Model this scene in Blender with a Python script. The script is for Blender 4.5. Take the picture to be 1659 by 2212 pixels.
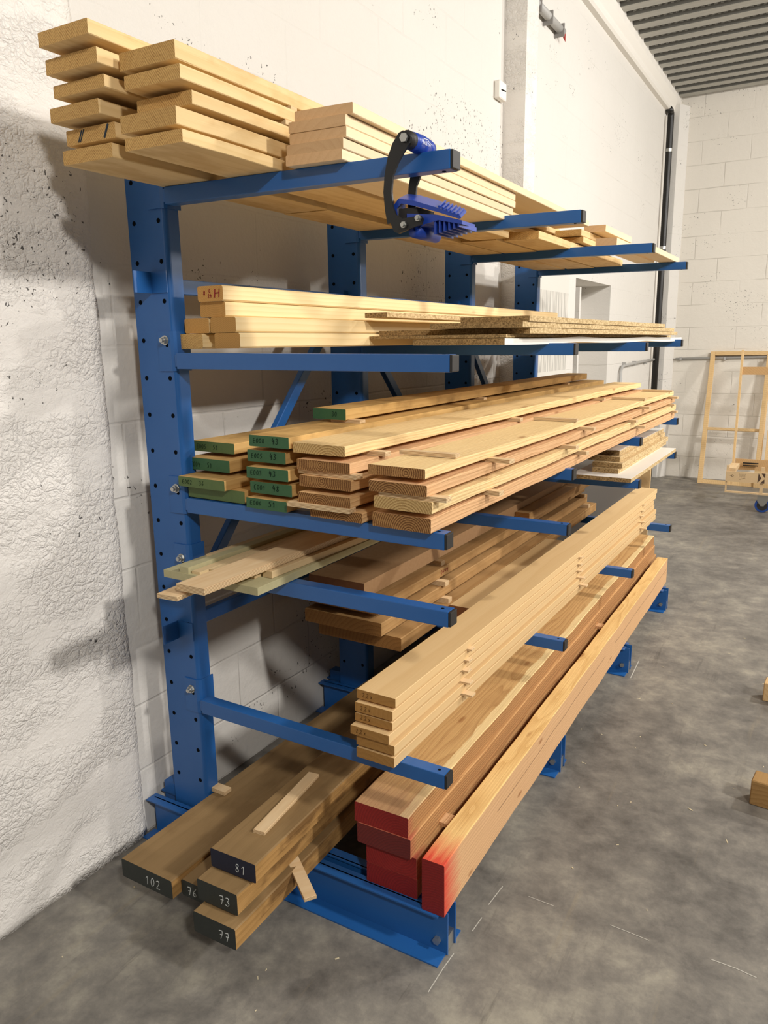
import bpy, bmesh, math, random
from mathutils import Vector, Matrix
random.seed(7)
for o in list(bpy.data.objects): bpy.data.objects.remove(o, do_unlink=True)
sc = bpy.context.scene
COL = sc.collection
# ------------------------------------------------------------------ camera
CAM = Vector((1.62657, -1.48169, 1.49806))
yaw, pitch, roll = [math.radians(a) for a in (-30.61296, -12.53069, -0.864597)]
cy_, sy_, cp_, sp_ = math.cos(yaw), math.sin(yaw), math.cos(pitch), math.sin(pitch)
fwd = Vector((sy_*cp_, cy_*cp_, sp_)); rgt = Vector((cy_, -sy_, 0)); upv = rgt.cross(fwd)
cr_, sr_ = math.cos(roll), math.sin(roll)
r2 = rgt*cr_ + upv*sr_; u2 = -rgt*sr_ + upv*cr_
cd = bpy.data.cameras.new('camera'); cam = bpy.data.objects.new('camera', cd); COL.objects.link(cam)
cam.matrix_world = Matrix(((r2.x, u2.x, -fwd.x, CAM.x), (r2.y, u2.y, -fwd.y, CAM.y), (r2.z, u2.z, -fwd.z, CAM.z), (0, 0, 0, 1)))
cd.sensor_fit = 'HORIZONTAL'; cd.sensor_width = 36.0; cd.lens = 1630.19/1659*36.0
cd.clip_start = 0.02; cd.clip_end = 100
sc.camera = cam
# ------------------------------------------------------------------ light
w = bpy.data.worlds.new('world'); sc.world = w; w.use_nodes = True
w.node_tree.nodes['Background'].inputs[0].default_value = (1.0, 0.98, 0.96, 1)
w.node_tree.nodes['Background'].inputs[1].default_value = 0.115
def lamp(name, loc, target, energy, sx, sy, col=(1.0, 0.962, 0.915)):
    l = bpy.data.lights.new(name, 'AREA'); l.shape = 'RECTANGLE'; l.size = sx; l.size_y = sy; l.energy = energy; l.color = col
    o = bpy.data.objects.new(name, l); COL.objects.link(o); o.location = loc
    o.rotation_euler = (Vector(target)-Vector(loc)).to_track_quat('-Z', 'Y').to_euler()
    return o
lamp('hall_lamp', (5.2, -0.1, 3.66), (0, 1.0, 1.2), 158, 0.30, 0.30)
lamp('hall_lamp', (3.6, -2.6, 3.6), (0.6, 0.0, 0.8), 98, 0.28, 0.28)
lamp('hall_lamp', (3.6, 3.4, 3.6), (1.2, 4.0, 0.0), 125, 0.28, 0.28)
lamp('hall_lamp', (6.5, 5.6, 3.5), (1.3, 6.6, 0.6), 200, 0.3, 0.3)
vs = sc.view_settings
vs.view_transform = 'Standard'; vs.look = 'None'; vs.gamma = 1.0; vs.use_curve_mapping = False
vs.exposure = 0.0
# ------------------------------------------------------------------ material helpers
def srgb(h):
    if isinstance(h, str): h = tuple(int(h[i:i+2], 16)/255 for i in (0, 2, 4))
    return tuple((c/12.92 if c <= 0.04045 else ((c+0.055)/1.055)**2.4) for c in h) + (1,)
class NT:
    def __init__(s, name):
        s.m = bpy.data.materials.new(name); s.m.use_nodes = True; s.t = s.m.node_tree; s.n = s.t.nodes
        s.b = s.n['Principled BSDF']
    def node(s, typ, **kw):
        x = s.n.new(typ)
        for k, v in kw.items():
            if k.startswith('_'): setattr(x, k[1:], v)
            else: x.inputs[k.replace('__', ' ')].default_value = v
        return x
    def lk(s, a, b): s.t.links.new(a, b)
    def coord(s, kind='Object'): return s.node('ShaderNodeTexCoord').outputs[kind]
    def mapping(s, vec, scale=(1, 1, 1), loc=(0, 0, 0)):
        m = s.node('ShaderNodeMapping'); m.inputs['Scale'].default_value = scale; m.inputs['Location'].default_value = loc
        s.lk(vec, m.inputs['Vector']); return m.outputs[0]
    def noise(s, vec, scale, detail=3, rough=0.5, out='Fac', dist=0.0):
        n = s.node('ShaderNodeTexNoise'); n.inputs['Scale'].default_value = scale; n.inputs['Detail'].default_value = detail
        n.inputs['Roughness'].default_value = rough; n.inputs['Distortion'].default_value = dist
        s.lk(vec, n.inputs['Vector']); return n.outputs[out]
    def math(s, op, a, b=None, c=None, clamp=False):
        n = s.node('ShaderNodeMath', _operation=op, _use_clamp=clamp)
        for i, v in enumerate((a, b, c)):
            if v is None: continue
            if isinstance(v, (int, float)): n.inputs[i].default_value = v
            else: s.lk(v, n.inputs[i])
        return n.outputs[0]
    def ramp(s, fac, stops, interp='LINEAR'):
        n = s.node('ShaderNodeValToRGB'); cr = n.color_ramp; cr.interpolation = interp
        while len(cr.elements) < len(stops): cr.elements.new(0.5)
        for e, (p, c) in zip(cr.elements, stops):
            e.position = p; e.color = c if len(c) == 4 else (*c, 1)
        s.lk(fac, n.inputs[0]); return n.outputs[0]
    def mix(s, fac, a, b, mode='MIX'):
        n = s.node('ShaderNodeMix', _data_type='RGBA', _blend_type=mode)
        for i, v in ((0, fac), (6, a), (7, b)):
            if isinstance(v, (int, float)): n.inputs[i].default_value = v
            elif isinstance(v, tuple): n.inputs[i].default_value = v
            else: s.lk(v, n.inputs[i])
        return n.outputs[2]
    def bump(s, h, strength=0.3, dist=0.01, prev=None):
        n = s.node('ShaderNodeBump'); n.inputs['Strength'].default_value = strength; n.inputs['Distance'].default_value = dist
        s.lk(h, n.inputs['Height'])
        if prev is not None: s.lk(prev, n.inputs['Normal'])
        return n.outputs[0]
    def sep(s, vec):
        n = s.node('ShaderNodeSeparateXYZ'); s.lk(vec, n.inputs[0]); return n.outputs
    def comb(s, x, y, z):
        n = s.node('ShaderNodeCombineXYZ')
        for i, v in enumerate((x, y, z)):
            if isinstance(v, (int, float)): n.inputs[i].default_value = v
            else: s.lk(v, n.inputs[i])
        return n.outputs[0]
    def out(s, color=None, rough=0.5, normal=None, metal=0.0, spec=0.5):
        if color is not None:
            if isinstance(color, tuple): s.b.inputs['Base Color'].default_value = color
            else: s.lk(color, s.b.inputs['Base Color'])
        if isinstance(rough, (int, float)): s.b.inputs['Roughness'].default_value = rough
        else: s.lk(rough, s.b.inputs['Roughness'])
        s.b.inputs['Metallic'].default_value = metal
        s.b.inputs['Specular IOR Level'].default_value = spec
        if normal is not None: s.lk(normal, s.b.inputs['Normal'])
        return s.m

def plain(name, col, rough=0.5, metal=0.0, spec=0.5, vary=0.0):
    m = NT(name)
    if vary:
        c = m.coord(); n = m.noise(c, 14, 4)
        cc = m.mix(m.math('MULTIPLY', n, vary), srgb(col), (0.02, 0.02, 0.02, 1))
        return m.out(cc, rough, None, metal, spec)
    return m.out(srgb(col), rough, None, metal, spec)

def wood(name, light, dark, rings=70, contrast=1.0, warp=0.02, pith=(0.04, -0.06), rough=0.75, fibre=0.25, end=None, knots=0.0, bump=0.12, endcol=None, stain=None, paint=None, sap=None, saw=0.0, late=2.2, crack=None):
    """solid wood: growth rings round a pith line that runs along local Y"""
    m = NT(name); c = m.coord(); oi = m.node('ShaderNodeObjectInfo')
    rnd = oi.outputs['Random']
    x, y, z = m.sep(c)
    lo = m.noise(m.mapping(m.comb(x, y, rnd), (3, 0.9, 9)), 1.0, 2)
    lo2 = m.noise(m.mapping(m.comb(x, y, z), (9, 1.6, 9)), 1.0, 2)
    px = m.math('MULTIPLY_ADD', rnd, pith[2] if len(pith) > 2 else 0.16, pith[0]-0.15)
    pz = m.math('MULTIPLY_ADD', m.math('FRACT', m.math('MULTIPLY', rnd, 7.31)), pith[3] if len(pith) > 3 else 0.12, pith[1]-0.05)
    dx = m.math('SUBTRACT', x, px); dz = m.math('SUBTRACT', z, pz)
    dx = m.math('ADD', dx, m.math('MULTIPLY_ADD', lo, warp*2, -warp))
    dz = m.math('ADD', dz, m.math('MULTIPLY_ADD', lo2, warp*2, -warp))
    r = m.math('SQRT', m.math('ADD', m.math('MULTIPLY', dx, dx), m.math('MULTIPLY', dz, dz)))
    fr = m.math('FRACT', m.math('MULTIPLY', r, rings))
    fib = m.noise(m.mapping(c, (260, 5, 260)), 1.0, 2)
    fr2 = m.math('POWER', fr, late)
    tri = m.math('SUBTRACT', fr2, m.math('MULTIPLY', m.math('GREATER_THAN', fr, 0.93), 0.6))
    f = m.math('MULTIPLY_ADD', tri, 0.62*contrast, 0.18)
    f = m.math('ADD', f, m.math('MULTIPLY_ADD', fib, fibre, -fibre/2), clamp=True)
    big = m.noise(m.mapping(m.comb(x, y, rnd), (5, 0.8, 5)), 1.0, 3)
    f = m.math('ADD', f, m.math('MULTIPLY_ADD', big, 0.3, -0.15), clamp=True)
    colr = m.mix(f, srgb(light), srgb(dark))
    if knots:
        v = m.node('ShaderNodeTexVoronoi'); v.inputs['Scale'].default_value = 1.0
        m.lk(m.mapping(m.comb(x, y, m.math('MULTIPLY_ADD', rnd, 9, z)), (9, 3.2, 9)), v.inputs['Vector'])
        k = m.ramp(v.outputs['Distance'], [(0.0, (1, 1, 1, 1)), (0.13*knots, (0.8, .8, .8, 1)), (0.26*knots, (0, 0, 0, 1))])
        colr = m.mix(m.math('MULTIPLY', k, 0.75), colr, srgb('8a5426'))
    hue = m.node('ShaderNodeHueSaturation')
    m.lk(colr, hue.inputs['Color'])
    m.lk(m.math('MULTIPLY_ADD', rnd, 0.16, 0.94), hue.inputs['Value']); hue.inputs['Saturation'].default_value = 1.0
    colr = hue.outputs[0]
    if stain:
        sn = m.ramp(m.noise(m.mapping(c, (9, 4, 9)), 1.0, 4, 0.6), [(0.50, (0, 0, 0, 1)), (0.60, (1, 1, 1, 1))])
        colr = m.mix(m.math('MULTIPLY', sn, stain[1]), colr, srgb(stain[0]))
    if sap:
        sx_ = m.math('ADD', x, m.math('MULTIPLY_ADD', m.noise(m.mapping(c, (4, 5, 4)), 1, 4, 0.6), sap[2], -sap[2]/2))
        sm_ = m.ramp(m.math('MULTIPLY_ADD', sx_, 1/0.008, -sap[1]/0.008), [(0.3, (0, 0, 0, 1)), (0.7, (1, 1, 1, 1))])
        colr = m.mix(m.math('MULTIPLY', sm_, 0.8), colr, srgb(sap[0]))
    if crack:
        cz = m.math('ABSOLUTE', m.math('SUBTRACT', z, m.math('MULTIPLY_ADD', m.noise(m.mapping(c, (1, 1.1, 0)), 1, 3), 0.05, crack-0.025)))
        cm = m.math('MULTIPLY', m.math('LESS_THAN', cz, 0.0011), m.math('GREATER_THAN', m.noise(m.mapping(c, (1, 1.3, 1)), 1, 1), 0.44))
        colr = m.mix(m.math('MULTIPLY', cm, 0.85), colr, srgb('4a2f1a'))
    if saw:
        sw_ = m.math('FRACT', m.math('ADD', m.math('MULTIPLY', m.math('ADD', x, m.math('MULTIPLY', z, 0.7)), 190), m.math('MULTIPLY', m.noise(c, 30, 3), 3.0)))
        sw_ = m.math('MULTIPLY', m.math('LESS_THAN', sw_, 0.35), m.noise(c, 45, 3))
        colr = m.mix(m.math('MULTIPLY', sw_, saw), colr, srgb('7a4f22'))
    if paint:
        e = m.math('SUBTRACT', m.math('ADD', y, m.math('MULTIPLY', m.noise(m.mapping(c, (70, 6, 70)), 1, 3), paint[2])), paint[1])
        msk = m.ramp(m.math('MULTIPLY', e, 1.0/paint[3]), [(0, (1, 1, 1, 1)), (1, (0, 0, 0, 1))])
        colr = m.mix(m.math('MULTIPLY', msk, paint[4] if len(paint) > 4 else 1.0), colr, srgb(paint[0]))
    b = m.bump(m.math('ADD', m.math('MULTIPLY', fr2, 0.4), fib), bump, 0.003)
    return m.out(colr, rough, b, 0, 0.3)

def endpaint(name, col, col2, rough=0.6, ringy=False, rings=140, amt=0.5):
    m = NT(name); c = m.coord(); x, y, z = m.sep(c)
    n = m.noise(c, 60, 4, 0.6)
    f = m.math('MULTIPLY_ADD', n, amt, 0.2)
    nb = m.noise(m.mapping(c, (500, 500, 500)), 1, 2)
    if ringy:
        oi = m.node('ShaderNodeObjectInfo').outputs['Random']
        dx = m.math('ADD', x, m.math('MULTIPLY_ADD', oi, -0.05, 0.05)); dz = m.math('ADD', z, m.math('MULTIPLY_ADD', oi, 0.14, -0.06))
        r = m.math('SQRT', m.math('ADD', m.math('MULTIPLY', dx, dx), m.math('MULTIPLY', dz, dz)))
        fr = m.math('FRACT', m.math('MULTIPLY', r, rings))
        f = m.math('ADD', m.math('MULTIPLY', fr, 0.55), m.math('MULTIPLY', n, 0.4), clamp=True)
        b = m.bump(m.math('ADD', fr, nb), 0.5, 0.003)
    else: b = m.bump(nb, 0.25, 0.002)
    return m.out(m.mix(f, srgb(col), srgb(col2)), rough, b, 0, 0.4)

def chip(name, light='c9a877', dark='6f5330', scale=240, contrast=1.0):
    m = NT(name); c = m.coord()
    v = m.node('ShaderNodeTexVoronoi'); v.inputs['Scale'].default_value = scale
    m.lk(m.mapping(c, (1, 0.45, 1)), v.inputs['Vector'])
    g = m.node('ShaderNodeSeparateColor'); m.lk(v.outputs['Color'], g.inputs[0])
    n = m.noise(c, scale*0.6, 3)
    f = m.math('MULTIPLY_ADD', g.outputs[0], 0.7*contrast, m.math('MULTIPLY_ADD', n, 0.4, -0.1), clamp=True)
    return m.out(m.mix(f, srgb(light), srgb(dark)), 0.85, m.bump(g.outputs[1], 0.5, 0.003), 0, 0.2)

def steel_blue():
    m = NT('blue_powder_coat'); c = m.coord('Object')
    n = m.noise(c, 9, 4, 0.6); n2 = m.noise(m.mapping(c, (1, 1, 1)), 260, 2)
    sc_ = m.ramp(m.noise(m.mapping(c, (30, 30, 4)), 3, 5, 0.7), [(0.70, (0, 0, 0, 1)), (0.78, (1, 1, 1, 1))])
    colr = m.mix(m.math('MULTIPLY', n, 0.5), srgb('2560a2'), srgb('1c4f8d'))
    colr = m.mix(m.math('MULTIPLY', sc_, 0.25), colr, srgb('7d93b5'))
    rg = m.math('MULTIPLY_ADD', n, 0.2, 0.26)
    return m.out(colr, rg, m.bump(n2, 0.05, 0.001), 0, 0.5)

def ply(name='birch_plywood'):
    m = NT(name); c = m.coord(); x, y, z = m.sep(c)
    geo = m.node('ShaderNodeNewGeometry'); vt = m.node('ShaderNodeVectorTransform', _vector_type='NORMAL', _convert_from='WORLD', _convert_to='OBJECT')
    m.lk(geo.outputs['Normal'], vt.inputs[0]); nx, ny, nz = m.sep(vt.outputs[0])
    top = m.math('GREATER_THAN', m.math('ABSOLUTE', nz), 0.7)
    st = m.math('FRACT', m.math('MULTIPLY', z, 330))
    edge = m.ramp(st, [(0.0, srgb('e6cfa6')), (0.62, srgb('dcc095')), (0.70, srgb('8c6239')), (0.95, srgb('a87c4d'))])
    n = m.noise(m.mapping(c, (60, 6, 60)), 1, 3)
    face = m.mix(n, srgb('ecd4ac'), srgb('d2aa78'))
    return m.out(m.mix(top, edge, face), 0.65, None, 0, 0.3)

def wall_mat(name, rough_mask=None, base='dcd8d1', low='c3beb5', joints=True, pits=0.35, lump=0.0, course=0.215, unit=0.42, axis='y', jcol=0.10, pitzone=None):
    m = NT(name); c = m.coord('Object'); x, y, z = m.sep(c)
    u = y if axis == 'y' else x
    n1 = m.noise(c, 1.3, 4, 0.6); n2 = m.noise(c, 22, 5, 0.6); n3 = m.noise(c, 120, 3, 0.6)
    colr = m.mix(m.math('MULTIPLY', n1, 0.35), srgb(base), srgb(low))
    h = m.math('MULTIPLY_ADD', n2, 0.5, m.math('MULTIPLY', n3, 0.12))
    if joints:
        wob = m.math('MULTIPLY_ADD', m.noise(c, 5, 3), 0.016, -0.008)
        b = m.node('ShaderNodeTexBrick'); b.offset = 0.5; b.inputs['Scale'].default_value = 1.0
        b.inputs['Brick Width'].default_value = unit; b.inputs['Row Height'].default_value = course
        b.inputs['Mortar Size'].default_value = 0.006; b.inputs['Mortar Smooth'].default_value = 0.8
        m.lk(m.comb(m.math('ADD', u, wob), m.math('ADD', z, wob), 0), b.inputs['Vector'])
        jm = m.ramp(m.noise(c, 2.2, 2), [(0.34, (0, 0, 0, 1)), (0.6, (1, 1, 1, 1))])
        j = m.math('MULTIPLY', b.outputs['Fac'], jm)
        j = m.math('MULTIPLY', j, (m.math('MULTIPLY_ADD', m.math('LESS_THAN', z, 1.45), 0.65, 0.35) if axis == 'y' else 1.0)); h = m.math('SUBTRACT', h, m.math('MULTIPLY', j, 0.45))
        colr = m.mix(m.math('MULTIPLY', j, jcol), colr, srgb('8d857a'))
    if lump:
        nn = m.node('ShaderNodeTexNoise'); nn.inputs['Scale'].default_value = 30; nn.inputs['Detail'].default_value = 3; m.lk(c, nn.inputs['Vector'])
        ml = m.node('ShaderNodeVectorMath', _operation='SCALE'); m.lk(nn.outputs['Color'], ml.inputs[0]); ml.inputs['Scale'].default_value = 0.035
        wv = m.node('ShaderNodeVectorMath', _operation='ADD'); m.lk(c, wv.inputs[0]); m.lk(ml.outputs[0], wv.inputs[1])
        lm = m.ramp(m.noise(m.mapping(c, (1, 1.4, 3.2)), 1.7, 4, 0.6), [(0.42, (0.12, .12, .12, 1)), (0.56, (1, 1, 1, 1))])
        for sc__, wt in ((34, 0.75), (85, 0.35)):
            v = m.node('ShaderNodeTexVoronoi'); v.inputs['Scale'].default_value = sc__; v.feature = 'DISTANCE_TO_EDGE'
            m.lk(m.mapping(wv.outputs[0], (1, 1, 1.3)), v.inputs['Vector'])
            e_ = m.ramp(v.outputs['Distance'], [(0.0, (0, 0, 0, 1)), (0.16, (.75, .75, .75, 1)), (0.5, (1, 1, 1, 1))])
            h = m.math('MULTIPLY_ADD', m.math('MULTIPLY', e_, lm), lump*wt, h)
    if pits:
        pv = m.node('ShaderNodeTexVoronoi'); pv.inputs['Scale'].default_value = 95
        wn = m.node('ShaderNodeVectorMath', _operation='ADD'); m.lk(c, wn.inputs[0])
        nn2 = m.node('ShaderNodeTexNoise'); nn2.inputs['Scale'].default_value = 70; m.lk(c, nn2.inputs['Vector'])
        ml2 = m.node('ShaderNodeVectorMath', _operation='SCALE'); m.lk(nn2.outputs['Color'], ml2.inputs[0]); ml2.inputs['Scale'].default_value = 0.03
        m.lk(ml2.outputs[0], wn.inputs[1]); m.lk(m.mapping(wn.outputs[0], (1, 1, 0.75)), pv.inputs['Vector'])
        gs = m.node('ShaderNodeSeparateColor'); m.lk(pv.outputs['Color'], gs.inputs[0])
        zone = m.ramp(m.noise(m.mapping(c, (1, 1.2, 2.2)), 1.5, 4, 0.7), [(0.54, (0, 0, 0, 1)), (0.60, (1, 1, 1, 1))])
        if pitzone is not None:      # extra dense area: (u0,u1,z0,z1)
            u0, u1, z0, z1 = pitzone
            zu = m.math('MULTIPLY', m.math('GREATER_THAN', u, u0), m.math('LESS_THAN', u, u1))
            zz = m.math('MULTIPLY', m.math('GREATER_THAN', z, z0), m.math('LESS_THAN', z, z1))
            zone = m.math('MAXIMUM', zone, m.math('MULTIPLY', zu, zz))
        sel = m.math('GREATER_THAN', m.math('MULTIPLY', gs.outputs[0], m.math('MULTIPLY_ADD', zone, 0.82, 0.18+0.0*pits)), m.math('SUBTRACT', 1.0-pits*0.5, m.math('MULTIPLY', zone, pits)))
        pit = m.math('MULTIPLY', m.math('LESS_THAN', pv.outputs['Distance'], m.math('MULTIPLY_ADD', gs.outputs[1], 0.30, 0.06)), sel)
        colr = m.mix(m.math('MULTIPLY', pit, 0.85), colr, srgb('2e2a28'))
        h = m.math('SUBTRACT', h, m.math('MULTIPLY', pit, 0.8))
    return m.out(colr, 0.75, m.bump(h, 0.55, 0.012), 0, 0.25)

def floor_mat():
    m = NT('stained_concrete_floor'); c = m.coord('Object'); x, y, z = m.sep(c)
    n1 = m.noise(c, 1.3, 6, 0.6, dist=0.15); n2 = m.noise(c, 9, 7, 0.72, dist=0.15); n3 = m.noise(c, 70, 4, 0.65)
    f = m.math('ADD', m.math('MULTIPLY', n1, 0.5), m.math('MULTIPLY', n2, 0.5))
    colr = m.ramp(f, [(0.36, srgb('4f4c48')), (0.46, srgb('6d6963')), (0.54, srgb('837e75')), (0.64, srgb('a29c8d'))])
    # sawdust film, ochre streaks running along the rack
    s = m.noise(m.mapping(c, (16, 1.0, 1)), 1.0, 5, 0.7)
    sm = m.ramp(s, [(0.60, (0, 0, 0, 1)), (0.74, (1, 1, 1, 1))])
    colr = m.mix(m.math('MULTIPLY', sm, 0.28), colr, srgb('9c8d6c'))
    d = m.ramp(m.noise(m.mapping(c, (22, 1.8, 1), (3, 1, 0)), 1.0, 5, 0.7), [(0.58, (0, 0, 0, 1)), (0.68, (1, 1, 1, 1))])
    dz = m.ramp(m.noise(c, 1.4, 3), [(0.45, (0, 0, 0, 1)), (0.6, (1, 1, 1, 1))])
    colr = m.mix(m.math('MULTIPLY', m.math('MULTIPLY', d, dz), 0.38), colr, srgb('34302e'))
    sp = m.ramp(m.noise(c, 28, 5, 0.75), [(0.66, (0, 0, 0, 1)), (0.74, (1, 1, 1, 1))])
    colr = m.mix(m.math('MULTIPLY', m.math('MULTIPLY', sp, dz), 0.5), colr, srgb('2d2927'))
    colr = m.mix(m.math('MULTIPLY_ADD', n3, 0.3, -0.05, clamp=True), colr, srgb('6a665f'))
    rg = m.math('MULTIPLY_ADD', n2, 0.28, 0.36)
    return m.out(colr, rg, m.bump(m.math('MULTIPLY_ADD', n3, 0.4, n2), 0.12, 0.006), 0, 0.4)

BLUE = steel_blue()
BLACKCAP = plain('black_plastic', '24211f', 0.55)
ZINC = plain('zinc_plated_steel', 'b9b9b4', 0.32, 0.9)
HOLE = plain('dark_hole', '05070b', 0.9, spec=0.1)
BLACKMET = plain('black_painted_steel', '141414', 0.42)
RUBBER = plain('rubber', '2c2825', 0.8)
CBLUE = plain('clamp_blue_plastic', '1b3f9e', 0.38)
WHITEMEL = plain('white_melamine', 'ece8df', 0.35)
WHITEP = plain('white_paint', 'e8e3da', 0.6)
GREYPVC = plain('grey_pvc', 'a9a7a3', 0.5)
BLACKPVC = plain('black_pvc', '16130f', 0.4)
ORANGE = plain('orange_plastic', 'c8622a', 0.5)
REDP = plain('red_plastic', 'a5342c', 0.5)
PLY = ply()
MDFG = NT('green_mdf'); MDFG = MDFG.out(MDFG.mix(MDFG.noise(MDFG.coord(), 90, 4), srgb('b9b189'), srgb('a8a17a')), 0.8)
MDFB = NT('brown_mdf'); MDFB = MDFB.out(MDFB.mix(MDFB.noise(MDFB.coord(), 70, 4), srgb('b59068'), srgb('a17a50')), 0.75)
MDFE = NT('brown_mdf_edge'); MDFE = MDFE.out(MDFE.mix(MDFE.noise(MDFE.coord(), 70, 4), srgb('8d5b34'), srgb('774826')), 0.75)
CHIP = chip('chipboard', 'e0c698', '9c7e50'); CHIPD = chip('chipboard_end_shaded', 'b39566', '584328', 300)  # CHIPD: darker copy for end faces, their shade put into the colour
CHALK = plain('white_chalk', 'c9ccc8', 0.95, spec=0.1)
INK = plain('black_marker', '1c2a22', 0.8, spec=0.1)
PENCIL = plain('brown_marker', '5b3d1e', 0.8, spec=0.1)
REDINK = plain('red_ink', '8c1f2c', 0.7, spec=0.2)
WPRINT = plain('white_print', 'e8e8f0', 0.6)
POPLAR = wood('cream_hardwood', 'e6ca97', 'caa366', 45, 0.5, 0.02, fibre=0.3, stain=('b98d50', 0.35))
POPLE = wood('cream_hardwood_end', 'd2ab6a', 'ab7c42', 60, 0.45, 0.01, fibre=0.4, bump=0.4, saw=0.9)
MAPLE = wood('planed_maple', 'ead3ad', 'd8b98b', 35, 0.35, 0.02, fibre=0.2, rough=0.6, bump=0.05)
MAPLEE = wood('planed_maple_end', 'd2ae83', 'b98f63', 60, 0.4, 0.01, fibre=0.25, bump=0.1)
SPRUCE = wood('planed_spruce', 'f0d9a8', 'dcb87a', 85, 0.65, 0.012, fibre=0.2, rough=0.6, knots=0.5, bump=0.05)
SPRUCEE = wood('planed_spruce_end', 'c99a58', '9a6a31', 230, 0.8, 0.004, fibre=0.3, bump=0.2)
OAK = wood('green_ended_timber', 'd3ad6e', 'a67a3e', 55, 0.5, 0.02, fibre=0.35, stain=('8a6a36', 0.4))
GREEN = endpaint('green_end_sealer', '3f6a3f', '27503a')
GREENB = endpaint('worn_green_end_sealer', '62733f', '415c36')
DOUG = wood('rough_douglas_fir', 'e6c08a', 'b47c48', 110, 0.75, 0.03, fibre=0.5, knots=0.55, rough=0.85, bump=0.5)
DOUGY = wood('rough_pale_fir', 'ecd09a', 'c09458', 110, 0.65, 0.03, fibre=0.5, knots=0.45, rough=0.85, bump=0.5)
DOUGP = wood('rough_pink_fir', 'dfb385', 'a87a4a', 110, 0.7, 0.03, fibre=0.5, knots=0.5, rough=0.85, bump=0.5)
DOUGE = wood('sawn_fir_end', 'c0925a', '5a3116', 190, 1.6, 0.005, late=1.4, fibre=0.5, pith=(.03, .02, .09, .05), rough=0.9, bump=0.9)
DOUGEY = wood('sawn_pale_fir_end', 'd6b67c', '8c6430', 170, 1.3, 0.005, late=1.8, fibre=0.5, pith=(.03, .02, .09, .05), rough=0.9, bump=0.7)
BEECH = wood('beech_board', 'ddbd8b', 'c0965e', 30, 0.35, 0.02, fibre=0.3, rough=0.6, bump=0.06)
BEECHE = wood('beech_end_shaded', 'a87c42', '845b2a', 80, 0.5, 0.01, fibre=0.4, bump=0.2)  # end grain, with shade put into the colour against the front lamp
BROWN = wood('brown_oak', '937750', '745c3a', 40, 0.45, 0.03, fibre=0.35, rough=0.75, stain=('5e4120', 0.25), bump=0.15)
BROWNS = wood('brown_oak_side', 'b58c54', '86602f', 60, 0.6, 0.03, fibre=0.4, rough=0.8, stain=('4a2d14', 0.6), bump=0.3)
BLACKEND = endpaint('black_end_sealer', '262927', '363a36', amt=0.6)
BLUEEND = endpaint('blue_black_end_sealer', '151a2c', '20253a')
REDEND = endpaint('red_end_sealer', '9c2420', '6d1412', ringy=True)
REDENDD = endpaint('dark_red_end_sealer', '7d2a26', '54201c', ringy=True)
LARCH = wood('fir_beam', 'c89c68', '8f6238', 110, 0.9, 0.03, fibre=0.5, knots=0.4, rough=0.85, bump=0.4, paint=('a5473a', 0.03, 0.05, 0.06, 0.8))
LARCHB = wood('fir_beam_top', 'd0a66c', '9a6c3c', 110, 0.9, 0.03, fibre=0.5, knots=0.4, rough=0.85, bump=0.4, paint=('8f6a52', 0.10, 0.1, 0.15, 0.6), sap=('efd39a', -.030, .03))
FIRSIDE = wood('tall_fir_side', crack=0.085, light='d6ac80', dark='b48758', rings=90, contrast=0.5, warp=0.03, fibre=0.4, knots=0.3, rough=0.8, bump=0.3, paint=('cf3f30', 0.04, 0.08, 0.10, 0.95))
LARCHS = wood('fir_beam_side', 'b98a58', '7d5430', 110, 1.0, 0.03, fibre=0.6, knots=0.35, rough=0.85, bump=0.5, paint=('a5473a', 0.01, 0.03, 0.04, 0.6))
FIRTALL = wood('tall_fir_beam', 'ebc685', 'bd8c4c', 90, 0.75, 0.04, fibre=0.45, knots=0.45, rough=0.8, bump=0.4, paint=('cf3f30', 0.06, 0.10, 0.12, 0.95))
SLAB = wood('hardwood_slab', 'b38d5c', '8f693a', 50, 0.6, 0.03, fibre=0.35, rough=0.75, stain=('7a5226', 0.3))
SLABE = wood('hardwood_slab_end', '9a6c38', '6f4820', 70, 0.7, 0.01, fibre=0.4, bump=0.3)
SLAT = wood('pale_slat', 'd6bd92', 'bd9f72', 40, 0.4, 0.01, fibre=0.3)
FRAMEW = wood('frame_pine', 'dcbd8c', 'bd955e', 50, 0.6, 0.02, fibre=0.35, knots=0.3)
BLOCKW = wood('tan_board', 'c9a372', 'a87e4e', 60, 0.6, 0.02, fibre=0.4)
WALNUT = wood('brown_block', 'a2804f', '7d5c34', 60, 0.8, 0.02, fibre=0.4)

# ------------------------------------------------------------------ mesh helpers
def link(name, bm, mats, parent=None, loc=None, rot=None, smooth=False):
    me = bpy.data.meshes.new(name); bmesh.ops.recalc_face_normals(bm, faces=bm.faces); bm.to_mesh(me); bm.free()
    for mt in (mats if isinstance(mats, (list, tuple)) else [mats]): me.materials.append(mt)
    o = bpy.data.objects.new(name, me); COL.objects.link(o)
    if parent is not None: o.parent = parent
    if loc is not None: o.location = loc
    if rot is not None: o.rotation_euler = rot
    if smooth:
        for p in me.polygons: p.use_smooth = True
    return o
def tag(o, label, cat, group=None):
    o['label'] = label; o['category'] = cat
    if group: o['group'] = group
    return o
def struct(o): o['kind'] = 'structure'; return o
def empty(name, loc, rz=0.0):
    o = bpy.data.objects.new(name, None); COL.objects.link(o); o.location = loc; o.rotation_euler = (0, 0, rz); o.empty_display_size = 0.05
    return o
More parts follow.
